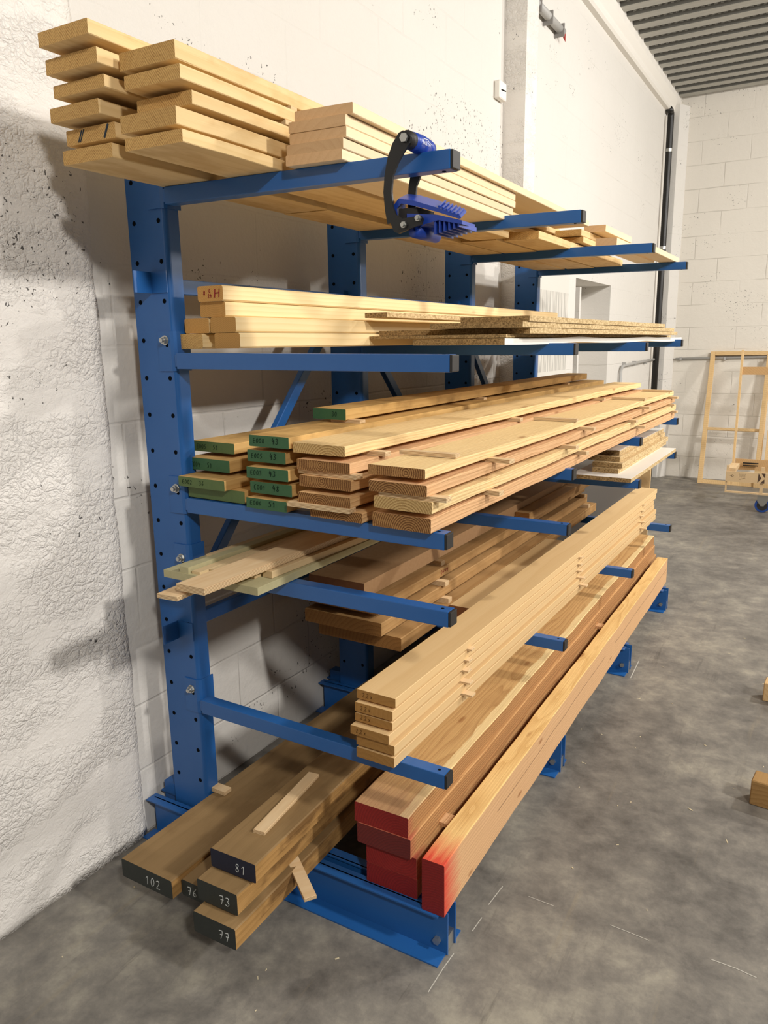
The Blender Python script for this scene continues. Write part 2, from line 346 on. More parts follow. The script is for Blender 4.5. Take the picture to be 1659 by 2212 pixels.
def box(bm, x0, x1, y0, y1, z0, z1, mi=0, mat=None):
    vs_ = [bm.verts.new(Vector(p) if mat is None else mat @ Vector(p)) for p in
           ((x0, y0, z0), (x1, y0, z0), (x1, y1, z0), (x0, y1, z0), (x0, y0, z1), (x1, y0, z1), (x1, y1, z1), (x0, y1, z1))]
    fs = []
    for q in ((0, 3, 2, 1), (4, 5, 6, 7), (0, 1, 5, 4), (1, 2, 6, 5), (2, 3, 7, 6), (3, 0, 4, 7)):
        f = bm.faces.new([vs_[i] for i in q]); f.material_index = mi; fs.append(f)
    return vs_, fs
def bevel(bm, w_, seg=2):
    bmesh.ops.bevel(bm, geom=list(bm.edges), offset=w_, segments=seg, affect='EDGES', profile=0.7, clamp_overlap=True)
def bxm(*a, bev=0.0, seg=2):
    bm = bmesh.new(); box(bm, *a)
    if bev: bevel(bm, bev, seg)
    return bm
def prism(bm, pts, y0, y1, mi=0):
    """pts in xz, extruded along y"""
    a = [bm.verts.new((p[0], y0, p[1])) for p in pts]; b = [bm.verts.new((p[0], y1, p[1])) for p in pts]
    n = len(pts)
    bm.faces.new(a).material_index = mi; bm.faces.new(list(reversed(b))).material_index = mi
    for i in range(n): bm.faces.new((a[i], b[i], b[(i+1) % n], a[(i+1) % n])).material_index = mi
def cyl(bm, p0, p1, r, n=16, r1=None, mi=0, caps=True):
    p0 = Vector(p0); p1 = Vector(p1); d = (p1-p0).normalized(); q = d.to_track_quat('Z', 'Y'); r1 = r if r1 is None else r1
    a = [bm.verts.new(p0+q @ Vector((r*math.cos(2*math.pi*i/n), r*math.sin(2*math.pi*i/n), 0))) for i in range(n)]
    b = [bm.verts.new(p1+q @ Vector((r1*math.cos(2*math.pi*i/n), r1*math.sin(2*math.pi*i/n), 0))) for i in range(n)]
    for i in range(n): bm.faces.new((a[i], a[(i+1) % n], b[(i+1) % n], b[i])).material_index = mi
    if caps: bm.faces.new(list(reversed(a))).material_index = mi; bm.faces.new(b).material_index = mi
def tube(bm, pts, r, n=10, mi=0):
    pts = [Vector(p) for p in pts]; rings = []
    for i, p in enumerate(pts):
        d = (pts[min(i+1, len(pts)-1)]-pts[max(i-1, 0)]).normalized(); q = d.to_track_quat('Z', 'Y')
        rings.append([bm.verts.new(p+q @ Vector((r*math.cos(2*math.pi*k/n), r*math.sin(2*math.pi*k/n), 0))) for k in range(n)])
    for a, b in zip(rings[:-1], rings[1:]):
        # match closest start to avoid twisting
        off = min(range(n), key=lambda s: (a[0].co-b[s].co).length)
        for k in range(n): bm.faces.new((a[k], a[(k+1) % n], b[(k+1+off) % n], b[(k+off) % n])).material_index = mi
    bm.faces.new(list(reversed(rings[0]))); bm.faces.new(rings[-1])

# ------------------------------------------------------------------ handwriting
G = {'0': [[(.5, 1), (.15, .75), (.15, .25), (.5, 0), (.85, .25), (.85, .75), (.5, 1)]],
     '1': [[(.2, .65), (.6, 1), (.55, 0)]], '2': [[(.15, .8), (.45, 1), (.8, .8), (.6, .45), (.1, 0), (.9, .03)]],
     '3': [[(.15, .9), (.5, 1), (.8, .8), (.45, .55), (.85, .3), (.5, 0), (.1, .12)]],
     '4': [[(.35, 1), (.1, .45), (.85, .45)], [(.65, .8), (.6, 0)]],
     '5': [[(.85, 1), (.25, .97), (.2, .58), (.6, .6), (.8, .3), (.5, 0), (.1, .08)]],
     '6': [[(.75, 1), (.3, .65), (.15, .25), (.5, 0), (.85, .25), (.5, .5), (.2, .35)]],
     '7': [[(.1, .9), (.85, 1), (.5, 0)], [(.3, .5), (.85, .55)]],
     '8': [[(.5, .52), (.2, .78), (.5, 1), (.8, .78), (.5, .52), (.15, .25), (.5, 0), (.85, .25), (.5, .52)]],
     'E': [[(.85, 1), (.15, .97), (.15, 0), (.85, .03)], [(.15, .5), (.7, .52)]],
     'C': [[(.85, .85), (.5, 1), (.15, .6), (.2, .15), (.5, 0), (.85, .12)]],
     'H': [[(.12, 1), (.12, 0)], [(.88, 1), (.88, 0)], [(.12, .5), (.88, .55)]],
     'V': [[(.1, 1), (.5, 0), (.9, 1)]], 'x': [[(.15, .6), (.8, 0)], [(.8, .62), (.15, 0)]], ',': [[(.5, .12), (.35, -.18)]],
     '\\': [[(.2, 1), (.8, 0)]], ' ': [], '+': [[(.5, .8), (.5, .1)], [(.1, .45), (.9, .45)]]}
def writing(text, x0, z0, h, wd, r, matr, parent, plane='end', y=-0.0006, rot=0.0, slant=0.12):
    """strokes on the near end face of a board (local XZ) or its side (local YZ)"""
    bm = bmesh.new(); rs = random.Random(len(text)*13+int(x0*1e4))
    cx = 0.0
    for ch in text:
        for st in G.get(ch, []):
            P = []
            for (a, b) in st:
                a2 = cx + (a + slant*b)*wd + rs.uniform(-.03, .03)*wd; b2 = b*h + rs.uniform(-.02, .02)*h
                ca, sa = math.cos(rot), math.sin(rot); a3, b3 = a2*ca-b2*sa, a2*sa+b2*ca
                P.append((x0+a3, y, z0+b3) if plane == 'end' else (y, x0+a3, z0+b3))
            # subdivide once for a rounder line
            Q = [P[0]]
            for i in range(1, len(P)-1):
                a, b, c = Vector(P[i-1]), Vector(P[i]), Vector(P[i+1])
                Q += [tuple(b*.75+a*.25), tuple(b*.75+c*.25)]
            Q.append(P[-1])
            tube(bm, Q, r, 5)
        cx += wd*(0.55 if ch in ', ' else 1.22)
    return link('writing', bm, matr, parent)

# ------------------------------------------------------------------ board builder
def board(name, xr, y0, zb, wd, th, L, mat, endm=None, label='', cat='board', group=None, yaw=0.0, slope=0.0, rough=0.0, bev=0.0015,
          sidem=None, taper=0.0, seed=None, wobble=0.0, nseg=None, farend=None, pitch=0.0):
    """origin = right-hand lower corner of the near end; board runs along local +Y, width towards local -X"""
    rs = random.Random(seed if seed is not None else int((xr*1000+zb*777+y0*31)*10))
    bm = bmesh.new()
    nseg = nseg or (max(2, int(L/0.06)) if (rough or wobble) else 2)
    prof = []
    b = bev
    base = [(-b, 0), (0, b), (0, th-b), (-b, th), (-wd+b, th), (-wd, th-b), (-wd, b), (-wd+b, 0)]
    ph = [rs.uniform(0, 6.28) for _ in range(6)]
    rings = []
    for i in range(nseg+1):
        t = i/nseg; yy = t*L
        ring = []
        for k, (px, pz) in enumerate(base):
            jx = jz = 0.0
            if rough:
                right = k in (0, 1, 2, 3)
                jx = rough*(math.sin(yy*7+ph[0 if right else 1])*0.5+math.sin(yy*17+ph[2])*0.3+rs.uniform(-.5, .5)*0.6)
                if 0 < i < nseg: jz = rough*rs.uniform(-.25, .25)
            if wobble: jx += wobble*math.sin(yy*2.1+ph[3]); 
            ring.append(bm.verts.new((px+jx, yy, pz+jz)))
        rings.append(ring)
    n = 8
    for a, c in zip(rings[:-1], rings[1:]):
        for k in range(n):
            f = bm.faces.new((a[k], c[k], c[(k+1) % n], a[(k+1) % n]))
            f.material_index = 2 if k in (1, 5) else 0
    f = bm.faces.new(rings[0]); f.material_index = 1
    f = bm.faces.new(list(reversed(rings[-1]))); f.material_index = 3
    mats = [mat, endm or mat, sidem or mat, farend or endm or mat]
    o = link(name, bm, mats, None, (xr, y0, zb), (pitch, math.atan(slope), yaw))
    if label: tag(o, label, cat, group)
    return o
ORD = {3: ['bottom', 'middle', 'top'], 4: ['lowest', 'second from bottom', 'second from top', 'topmost'],
       5: ['lowest', 'second from bottom', 'middle', 'second from top', 'topmost'],
       6: ['lowest', 'second from bottom', 'third from bottom', 'third from top', 'second from top', 'topmost']}

# ================================================================== STRUCTURE
WX = -0.112     # infill wall plane
fm = bmesh.new(); box(fm, -0.6, 9, -5, 7.9, -0.12, 0)
struct(link('floor', fm, floor_mat()))
WALLROUGH = wall_mat('rough_whitewashed_concrete', pitzone=(-.42, -.08, 1.62, 1.97), joints=False, pits=0.30, lump=1.0, base='ece7e0')
WALLBLOCK = wall_mat('whitewashed_blockwork', joints=True, pits=0.22, pitzone=(2.15, 2.9, 2.30, 2.68))
WALLPIL = wall_mat('whitewashed_pitted_wall', joints=True, pits=0.34, unit=0.6)
WALLBACK = wall_mat('whitewashed_back_blockwork', joints=True, pits=0.26, axis='x', unit=0.46, course=0.232, base='e6e0d5', low='cfc8bb', jcol=0.3)
def grid_wall(name, y0, y1, z0, z1, x, thick, mat, amp, step=0.03, rnd=True):
    bm = bmesh.new(); ny = max(2, int((y1-y0)/step)); nz = max(2, int((z1-z0)/step)); rs = random.Random(5)
    from mathutils import noise
    V = []
    for i in range(ny+1):
        row = []
        for k in range(nz+1):
            yy = y0+(y1-y0)*i/ny; zz = z0+(z1-z0)*k/nz
            p = Vector((yy*5, zz*7, 1.3)); d = noise.noise(p)*amp + noise.noise(p*4.1)*amp*0.5 + noise.noise(p*11)*amp*0.22
            edge = min(1.0, (y1-yy)/0.05) if rnd else 1.0
            dx = d - (0.018*(1-edge)**2 if rnd else 0)
            row.append(bm.verts.new((x+dx, yy, zz)))
        V.append(row)
    for i in range(ny):
        for k in range(nz):
            bm.faces.new((V[i][k], V[i+1][k], V[i+1][k+1], V[i][k+1]))
    # returns and back
    bl = [[bm.verts.new((x-thick, v.co.y, v.co.z)) for v in (V[0][0], V[-1][0], V[-1][-1], V[0][-1])]][0]
    bm.faces.new([V[i][0] for i in range(ny, -1, -1)]+[bl[0], bl[1]])
    bm.faces.new([V[i][-1] for i in range(ny+1)]+[bl[2], bl[3]])
    bm.faces.new([V[-1][k] for k in range(nz, -1, -1)]+[bl[1], bl[2]])
    bm.faces.new([V[0][k] for k in range(nz+1)]+[bl[3], bl[0]])
    bm.faces.new(bl)
    me_o = link(name, bm, mat, None)
    for p in me_o.data.polygons:
        if len(p.vertices) == 4: p.use_smooth = True
    return me_o
struct(grid_wall('wall_left_near', -2.6, -0.045, 0.0, 4.0, -0.097, 0.3, WALLROUGH, 0.004, 0.028))
wl = bmesh.new(); box(wl, -0.45, WX, -0.06, 2.84, 0, 4.0); struct(link('wall_left', wl, WALLBLOCK))
# projecting concrete post, and the wall beyond with a door recess
P2X = 0.012
pb = bmesh.new(); box(pb, -0.45, P2X, 2.84, 3.02, 0, 4.0)
struct(link('trim_1', pb, WALLROUGH))
wf = bmesh.new()
box(wf, -0.45, -0.085, 3.02, 4.24, 0, 4.0); box(wf, -0.45, -0.085, 5.25, 7.45, 0, 4.0); box(wf, -0.45, -0.085, 4.24, 5.25, 1.955, 4.0); box(wf, -0.50, -0.36, 4.2, 5.3, 0, 2.0)
struct(link('wall_left_far', wf, WALLPIL))
bw = bmesh.new(); box(bw, -0.6, 9, 7.38, 7.7, 0, 3.99); struct(link('wall_back', bw, WALLBACK))
# rough corner post in the far left corner
cpb = bmesh.new(); prism_v = [(-0.12, 7.22), (0.02, 7.22), (0.09, 7.36), (0.09, 7.40), (-0.12, 7.40)]
va = [cpb.verts.new((p[0], p[1], 0)) for p in prism_v]; vb = [cpb.verts.new((p[0], p[1], 3.82)) for p in prism_v]
for i in range(5): cpb.faces.new((va[i], va[(i+1) % 5], vb[(i+1) % 5], vb[i]))
cpb.faces.new(va); cpb.faces.new(list(reversed(vb)))
struct(link('trim_2', cpb, WALLPIL))
# painted beam along the top of the left wall
bb = bmesh.new(); prism_pts = [(-0.12, 3.735), (-0.045, 3.735), (-0.03, 3.75), (-0.03, 3.80), (0.0, 3.85), (0.0, 4.0), (-0.12, 4.0)]
prism(bb, prism_pts, 3.02, 7.38); struct(link('trim_3', bb, WHITEP))
# ribbed steel roof deck
DECK = NT('galvanised_roof_deck'); dn = DECK.noise(DECK.mapping(DECK.coord(), (0.7, 45, 2)), 1.0, 4)
DECK = DECK.out(DECK.mix(dn, srgb('c2c0b8'), srgb('9c9a92')), 0.5, None, 0.15)
dk = bmesh.new(); per = 0.2; prof = []
yy = -1.0
while yy < 7.5:
    prof += [(yy, 3.90), (yy+0.105, 3.90), (yy+0.120, 3.955), (yy+0.185, 3.955)]; yy += per
va = [dk.verts.new((-0.02, p[0], p[1])) for p in prof]; vb = [dk.verts.new((9, p[0], p[1])) for p in prof]
for i in range(len(prof)-1):
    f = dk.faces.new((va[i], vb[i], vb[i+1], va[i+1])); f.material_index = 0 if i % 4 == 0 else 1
DECKD = plain('deck_recess_shade', '6a6963', 0.6, 0.2)  # webs and recessed flats of the same sheet, shade painted as darker grey
struct(link('ceiling', dk, [DECK, DECKD]))
# perforation dots on the lower flanges edge of the deck are tiny: modelled as one strip of beads per rib
pf = bmesh.new(); rs0 = random.Random(3)
yy = -1.0+per*25
while yy < 7.5:
    xx = 0.05
    while xx < 3.0:
        box(pf, xx, xx+0.022, yy+0.1850, yy+0.1920, 3.922, 3.932); xx += 0.045
    yy += per
pfo = struct(link('trim_4', pf, plain('perforation_glint', 'a5a49e', 0.5)))

# ================================================================== RACK
rack = empty('cantilever_rack', (0.04, 1.45, 0.0))
tag(rack, 'blue steel cantilever rack with four uprights and five tiers of arms', 'rack')
R0 = Vector((-0.04, -1.45, 0.0))
def rk(name, bm, mats, par=None, smooth=False):
    o = link(name, bm, mats, par or rack, None, None, smooth)
    if par is None: o.location = R0
    return o
YS = [0.0, 0.94343, 1.89833, 2.83767]
DX = [0.0, -0.0102, 0.0069, -0.0007]; DZ = [0.0, 0.002, -0.007, 0.0014]
TIPZ = [[1.878, 1.475, 1.082, 0.900, 0.484], [1.891, 1.493, 1.089, 0.900, 0.486], [1.888, 1.490, 1.086, 0.898, 0.486], [1.892, 1.500, 1.086, 0.902, 0.490]]
TIPX = [[0.921, 0.921, 0.910, 0.920, 0.912], [0.911, 0.904, 0.914, 0.904, 0.907], [0.930, 0.926, 0.925, 0.930, 0.922], [0.909, 0.911, 0.917, 0.917, 0.917]]
SLP = [0.019, 0.011, 0.0155, 0.008, 0.0097]
HZ = 1.917
def holes_face(x0, x1, z0, z1, hx, hz, r, y, mi=0):
    pass
HOLEO = None
for c in range(4):
    y0 = YS[c]; dx = DX[c]; dz = DZ[c]
    # upright: folded channel, rounded front edge
    bm = bmesh.new()
    x0, x1, d = -0.023+dx, 0.113+dx, 0.048; rr = 0.012; t = 0.004
    outer = [(x0, y0)] + [(x1-rr+rr*math.sin(a), y0+rr-rr*math.cos(a)) for a in [math.radians(k*18) for k in range(6)]] + [(x1, y0+d), (x1-0.05, y0+d), (x1-0.05, y0+d-t), (x0+0.05, y0+d-t), (x0+0.05, y0+d), (x0, y0+d)]
    va = [bm.verts.new((p[0], p[1], 0.02)) for p in outer]; vb = [bm.verts.new((p[0], p[1], 1.955+dz)) for p in outer]
    n = len(outer)
    for i in range(n): bm.faces.new((va[i], va[(i+1) % n], vb[(i+1) % n], vb[i]))
    bm.faces.new(va); bm.faces.new(list(reversed(vb)))
    up = rk('upright', bm, BLUE)
    # bolt holes punched in the front face (dark recesses)
    for k in range(0, 18):
        z = HZ+dz-0.1*k
        for hx in (0.0, 0.0891):
            if hx > 0 and k in (0, 4, 8, 10, 14): continue
            if HOLEO is None:
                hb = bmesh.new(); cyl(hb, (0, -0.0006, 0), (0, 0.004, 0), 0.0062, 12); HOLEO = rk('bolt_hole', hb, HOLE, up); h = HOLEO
            else: h = HOLEO.copy(); COL.objects.link(h); h.parent = up
            h.location = (hx+dx, y0, z)
    # foot: two channel sections
    wy = y0-0.028
    fb = bmesh.new()
    xl, xr = -0.100+dx, 0.932+dx
    def zsec(yw, sgn, yf):
        # web
        box(fb, xl+0.012, xr, min(yw, yw+0.004*sgn*-1), max(yw, yw+0.004*sgn*-1), 0.0, 0.12)
        box(fb, xl, xr-0.005, min(yw, yf), max(yw, yf), 0.0, 0.004)
    zsec(wy, -1, wy-0.048); zsec(y0+0.021, 1, y0+0.061)
    # top flanges (stop short of the chamfered tip)
    prism_ = [(xl, 0.0), (xl, 0.0)]
    box(fb, xl, xr-0.018, wy-0.022, wy+0.018, 0.116, 0.12)
    box(fb, xl, xr-0.018, y0+0.012, y0+0.045, 0.116, 0.12)
    ft = rk('foot', fb, BLUE)
    gb = bmesh.new(); box(gb, xr-0.055, xr-0.004, wy+0.001, y0+0.020, 0.004, 0.045); rk('galvanised_spacer', gb, ZINC, ft)
    bb_ = bmesh.new(); cyl(bb_, (xr-0.028, wy-0.010, 0.036), (xr-0.028, wy+0.001, 0.036), 0.0105, 6)
    rk('bolt', bb_, ZINC, ft)
    bb2 = bmesh.new(); box(bb2, -0.080+dx, -0.024+dx, y0+0.010, y0+0.05, 0.121, 0.160); rk('mounting_block', bb2, BLUE, ft)
    # arms
    for l in range(5):
        zt = TIPZ[c][l]; xt = TIPX[c][l]; s = SLP[l]; ah = 0.0377; aw = 0.0354; ya = y0-0.008
        def zz(x): return zt+(xt-x)*s
        xa = 0.125+dx
        bm = bmesh.new()
        pts = [(xa, zz(xa)-ah-0.004), (xt, zt-ah), (xt, zt), (xa, zz(xa))]
        prism(bm, pts, ya, ya+aw); bevel(bm, 0.0022, 2)
        arm = rk('arm', bm, BLUE)
        cb = bmesh.new(); prism(cb, [(xt, zt-ah+0.0005), (xt+0.0065, zt-ah+0.0015), (xt+0.0065, zt-0.0015), (xt, zt-0.0005)], ya+0.0005, ya+aw-0.0005); bevel(cb, 0.0018, 2)
        rk('end_cap', cb, BLACKCAP, arm)
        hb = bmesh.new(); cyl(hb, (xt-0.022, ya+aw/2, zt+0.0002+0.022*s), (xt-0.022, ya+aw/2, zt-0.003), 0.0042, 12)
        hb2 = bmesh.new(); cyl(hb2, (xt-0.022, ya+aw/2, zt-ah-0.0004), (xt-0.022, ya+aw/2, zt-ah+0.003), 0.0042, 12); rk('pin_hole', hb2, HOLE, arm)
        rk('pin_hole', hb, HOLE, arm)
        # sleeve bracket round the upright
        zb0 = zz(xa)-ah-0.010; zb1 = zb0+0.104
        if l == 0: zb1 = zz(xa)+0.062
        if l == 3: zb1 = zb0+0.098
        br = bmesh.new()
        yo = y0-0.004; yi = y0+0.054; xo = 0.118+dx; xi = 0.057+dx
        pl_ = [(xi, yo), (xo-0.014, yo), (xo-0.005, yo+0.003), (xo, yo+0.010), (xo, yi), (xo-0.004, yi), (xo-0.004, y0+0.0005), (xi, y0+0.0005)]
        va = [br.verts.new((p[0], p[1], zb0)) for p in pl_]; vb = [br.verts.new((p[0], p[1], zb1)) for p in pl_]
        n = len(pl_)
        for i in range(n): br.faces.new((va[i], va[(i+1) % n], vb[(i+1) % n], vb[i]))
        br.faces.new(va); br.faces.new(list(reversed(vb)))
        # weld neck between sleeve and arm
        box(br, xo-0.001, xa+0.004, ya+0.003, ya+aw-0.003, zz(xa)-ah+0.002, zz(xa)-0.004)
        rk('bracket', br, BLUE, arm)
        if l > 0:
            zbolt = HZ+dz-0.1*{1: 4, 2: 8, 3: 10, 4: 14}[l]
            nb = bmesh.new()
            cyl(nb, (0.0855+dx, yo+0.0005, zbolt), (0.0855+dx, yo-0.002, zbolt), 0.0125, 20)
            cyl(nb, (0.0855+dx, yo-0.002, zbolt), (0.0855+dx, yo-0.010, zbolt), 0.0098, 6)
            cyl(nb, (0.0855+dx, yo-0.010, zbolt), (0.0855+dx, yo-0.017, zbolt), 0.0060, 16)
            rk('bolt', nb, ZINC, arm)
            sb = bmesh.new(); cyl(sb, (0.0905+dx, yo-0.0004, zbolt-0.013), (0.0905+dx, yo+0.002, zbolt-0.013), 0.0052, 12); rk('slot', sb, HOLE, arm)
    # brace clips on the front of the uprights
    for zc in (1.6655, 0.695):
        if c == 3: break
        kb = bmesh.new()
        if c == 0:
            box(kb, 0.047, 0.105, y0-0.003, y0+0.0005, zc-0.027, zc+0.027)
            box(kb, 0.045, 0.0485, y0-0.060, y0+0.0005, zc-0.027, zc+0.027)
        else: box(kb, 0.030+dx, 0.060+dx, y0-0.028, y0-0.0005, zc-0.004, zc+0.027)
        ko = rk('brace_clip', kb, BLUE, up)
        if c == 0:
            sb = bmesh.new(); box(sb, 0.0486, 0.0492, y0-0.036, y0-0.026, zc-0.012, zc+0.012)
# horizontal and diagonal braces of the bays
for c in range(3):
    ya, yb = YS[c]+0.052, YS[c+1]-0.004
    for zc in (1.66, 0.70):
        bm = bmesh.new(); box(bm, 0.028, 0.052, ya, yb, zc-0.020, zc+0.020); bevel(bm, 0.002, 1); rk('brace', bm, BLUE)
    bm = bmesh.new()
    if c == 0: p0, p1 = Vector((0.03, ya+0.02, 0.74)), Vector((0.03, yb-0.06, 1.62))
    else: p0, p1 = Vector((0.03, ya+0.02, 1.62)), Vector((0.03, yb-0.02, 0.74))
    d = (p1-p0); L_ = d.length; q = d.to_track_quat('Z', 'X').to_matrix().to_4x4(); q.translation = p0
    box(bm, -0.018, 0.018, -0.012, 0.012, 0, L_, mat=q); bevel(bm, 0.002, 1); rk('brace', bm, BLUE)

# ================================================================== TIMBER ON THE RACK
# ---- tier 1 (top): inner stack of six
D = [(0.271, -0.290, 1.891, .160, .029, 2.05), (0.271, -0.278, 1.932, .157, .031, 2.6), (0.257, -0.304, 1.975, .157, .029, 2.7), (0.291, -0.314, 2.017, .160, .024, 2.7), (0.301, -0.336, 2.054, .159, .029, 2.7), (0.314, -0.362, 2.096, .152, .027, 2.75)]
ga = 'cream sawn boards in the inner stack on the top tier'
for i, (xr, y0, zb, wd, th, L) in enumerate(D):
    L = 0.78 if i == 0 else L
    o = board('timber_board', xr, y0, zb, wd, th, L, POPLAR, POPLE, 'cream sawn board, %s of the six stacked by the wall up top' % ORD[6][i], 'board', ga, slope=.019, rough=.0012, yaw=-0.012, seed=i)
    if i == 1:
        bm = bmesh.new(); tube(bm, [(-.118, -.0007, .004), (-.105, -.0007, .027)], .0014, 5); tube(bm, [(-.112, -.0007, .004), (-.098, -.0007, .028)], .0012, 5); tube(bm, [(-.034, -.0007, .004), (-.020, -.0007, .029)], .0022, 5); link('pencil_mark', bm, plain('dark_mark', '2f3a44', .9), o)
D = [(0.494, -0.311, 1.887, .160, .024), (0.477, -0.308, 1.922, .155, .033), (0.481, -0.265, 1.967, .155, .026), (0.484, -0.296, 2.005, .155, .026), (0.473, -0.295, 2.042, .155, .033)]
for i, (xr, y0, zb, wd, th) in enumerate(D):
    board('timber_board', xr, y0, zb, wd, th, 2.3 if i else 1.7, POPLAR, POPLE, 'cream sawn board, %s of the five in the middle top stack' % ORD[5][i], 'board', 'cream sawn boards in the middle stack on the top tier', slope=.019, rough=.0012, yaw=-0.004, seed=20+i)
D = [(0.680, -0.035, 1.883, .147, .0215), (0.683, -0.034, 1.9045, .147, .0215), (0.689, -0.030, 1.927, .147, .0215), (0.689, -0.032, 1.949, .147, .0225), (0.702, -0.023, 1.972, .149, .0220)]
for i, (xr, y0, zb, wd, th) in enumerate(D):
    board('planed_board', xr, y0, zb, wd, th, 1.04 if i < 4 else 1.9, MAPLE, MAPLEE, 'smooth planed pale board, %s of the five beside the clamp' % ORD[5][i], 'board', 'planed pale boards on the top tier', slope=.019, yaw=0.018, seed=40+i)
# spacer blocks in the middle stack
sp = [(0.486, 0.02, 1.9107, .0108), (0.484, 0.13, 1.9555, .011), (0.486, 0.03, 1.9935, .011), (0.480, 0.06, 2.0315, .0098)]
for i, (xr, y0, zb, th) in enumerate(sp):
    board('spacer_stick', xr, y0, zb, .14, th, .024, SLAT, SLAT, 'short stick between boards of the middle top stack, %s of four' % ORD[4][i], 'spacer', 'spacer sticks in the middle stack on the top tier', slope=.019, bev=.0008)
# boards further along the top tier
far = [(0.271, 0.50, 1.891, .160, .029, 2.45, POPLAR, 'lowest cream board against the wall on the top tier, starting beyond the first bay'),
       (0.436, 1.42, 1.888, .150, .025, 1.75, POPLAR, 'flat cream board on the top tier whose far end nears the last arm'),
       (0.586, 1.485, 1.889, .145, .030, 1.35, POPLAR, 'wide cream board with a sawn end below the second top arm'),
       (0.678, 1.15, 1.906, .06, .02, 1.5, MAPLE, None),
       (0.752, 2.02, 1.896, .092, .041, 0.80, MAPLE, 'thick pale block end lying near the tip of the third top arm'),
       (0.858, 2.30, 1.894, .085, .026, 0.62, MAPLE, 'short pale board sticking out past the third top arm nearest the tips'),
       (0.610, 2.00, 1.925, .150, .024, 0.6, POPLAR, 'short sawn board with a dark end lying low under the second top arm'),
       (0.606, 1.98, 1.952, .150, .027, 0.7, POPLAR, 'upper short sawn board with dark end behind the second top arm tip'),
       (0.668, 2.15, 1.983, .10, .029, 0.5, MAPLE, 'pale offcut crowning the far pile on the top tier')]
for k, (xr, y0, zb, wd, th, L, mt, lb) in enumerate(far):
    if lb is None: continue
    board('timber_board', xr, y0, zb, wd, th, L, mt, POPLE if k in (6, 7) else (MAPLEE if mt is MAPLE else POPLE), lb, 'board', 'loose boards at the far end of the top tier', slope=.019, rough=.0008, seed=60+k)

# ---- tier 2: spruce studs and chipboard
zS = 1.4935
st = [('lower left', .196, .02, zS, .084, .0385, 1.7), ('lower right', .323, .02, zS, .086, .0385, 2.5), ('middle left', .212, .03, zS+.0395, .086, .0385, 1.7), ('middle right', .312, .02, zS+.0395, .086, .0385, 2.5),
      ('upper', .271, .03, zS+.079, .087, .0385, 2.55), ('topmost', .275, .02, zS+.118, .087, .0385, 2.60)]
for i, (nm, xr, y0, zb, wd, th, L) in enumerate(st):
    o = board('spruce_stud', xr, y0, zb, wd, th, L, SPRUCE, SPRUCEE if i else POPLE, 'pale planed spruce stud, %s of the six on the second tier' % nm, 'stud', 'planed spruce studs on the second tier', slope=.004, bev=.004, yaw=-.012 if i not in (0, 2) else 0.0, seed=80+i)
    if nm == 'topmost':
        writing('H', -.030, .009, .021, .019, .0014, REDINK, o, slant=.1)
        writing('C', -.047, .021, .009, .006, .0008, REDINK, o, rot=.2); writing('24', -.052, .009, .009, .006, .0008, REDINK, o, rot=.0)
        writing('8', -.068, .016, .010, .008, .0009, REDINK, o)
CHG = 'chipboard strips and panels stacked on the second tier'
cp = [('chipboard_sheet', .785, .62, 1.4925, .44, .019, 2.25, CHIP, CHIPD, 'chipboard panel with a white underside, lowest of the panels on the second tier'),
      ('chipboard_sheet', .800, .62, 1.5120, .60, .0095, 2.2, CHIP, CHIPD, 'thin chipboard strip second from the bottom on the second tier'),
      ('chipboard_sheet', .850, .68, 1.5225, .52, .016, 2.05, CHIP, CHIPD, 'chipboard panel with the longest lit edge, middle of the second tier pile'),
      ('chipboard_sheet', .850, .62, 1.5395, .30, .016, 2.02, CHIP, CHIPD, 'chipboard panel just below the top panel on the second tier'),
      ('chipboard_sheet', .855, .66, 1.5560, .22, .0165, 1.75, CHIP, CHIPD, 'chipboard panel second from the top of the pile on the second tier'),
      ('chipboard_strip', .405, .62, 1.5800, .082, .0155, 1.9, CHIP, CHIPD, 'narrow chipboard strip beside the top spruce stud')]
for k, (nm, xr, y0, zb, wd, th, L, mt, em, lb) in enumerate(cp):
    o = board(nm, xr, y0, zb, wd, th, L, mt, em, lb, 'panel', CHG, bev=.0006, seed=100+k, yaw=-.028 if k < 5 else -.01, slope=.004)
    if k == 0: pass
# white laminated panel sagging between the arms: bottom of the pile
bm = bmesh.new(); N = 40
ring = []
for i in range(N+1):
    yy = 2.42*i/N; sag = -0.006*abs(math.sin(math.pi*(yy+.28)/.955)) + 0.002
    ring.append([bm.verts.new((x, yy, z+sag)) for x, z in ((0, -0.0), (0, .018), (-.30, .018), (-.30, 0))])
for a, b in zip(ring[:-1], ring[1:]):
    for k in range(4): bm.faces.new((a[k], b[k], b[(k+1) % 4], a[(k+1) % 4]))
bm.faces.new(ring[0]).material_index = 1; bm.faces.new(list(reversed(ring[-1]))).material_index = 1
# (placed under the chipboard, its white edge shows)
o = link('laminated_sheet', bm, [WHITEMEL, CHIPD], None, (.812, .58, 1.4945), (0, .004, -.030))
tag(o, 'white edged laminated panel sagging slightly under the chipboard pile on the second tier', 'panel', CHG)
bpy.data.objects.remove(bpy.data.objects['chipboard_sheet'])

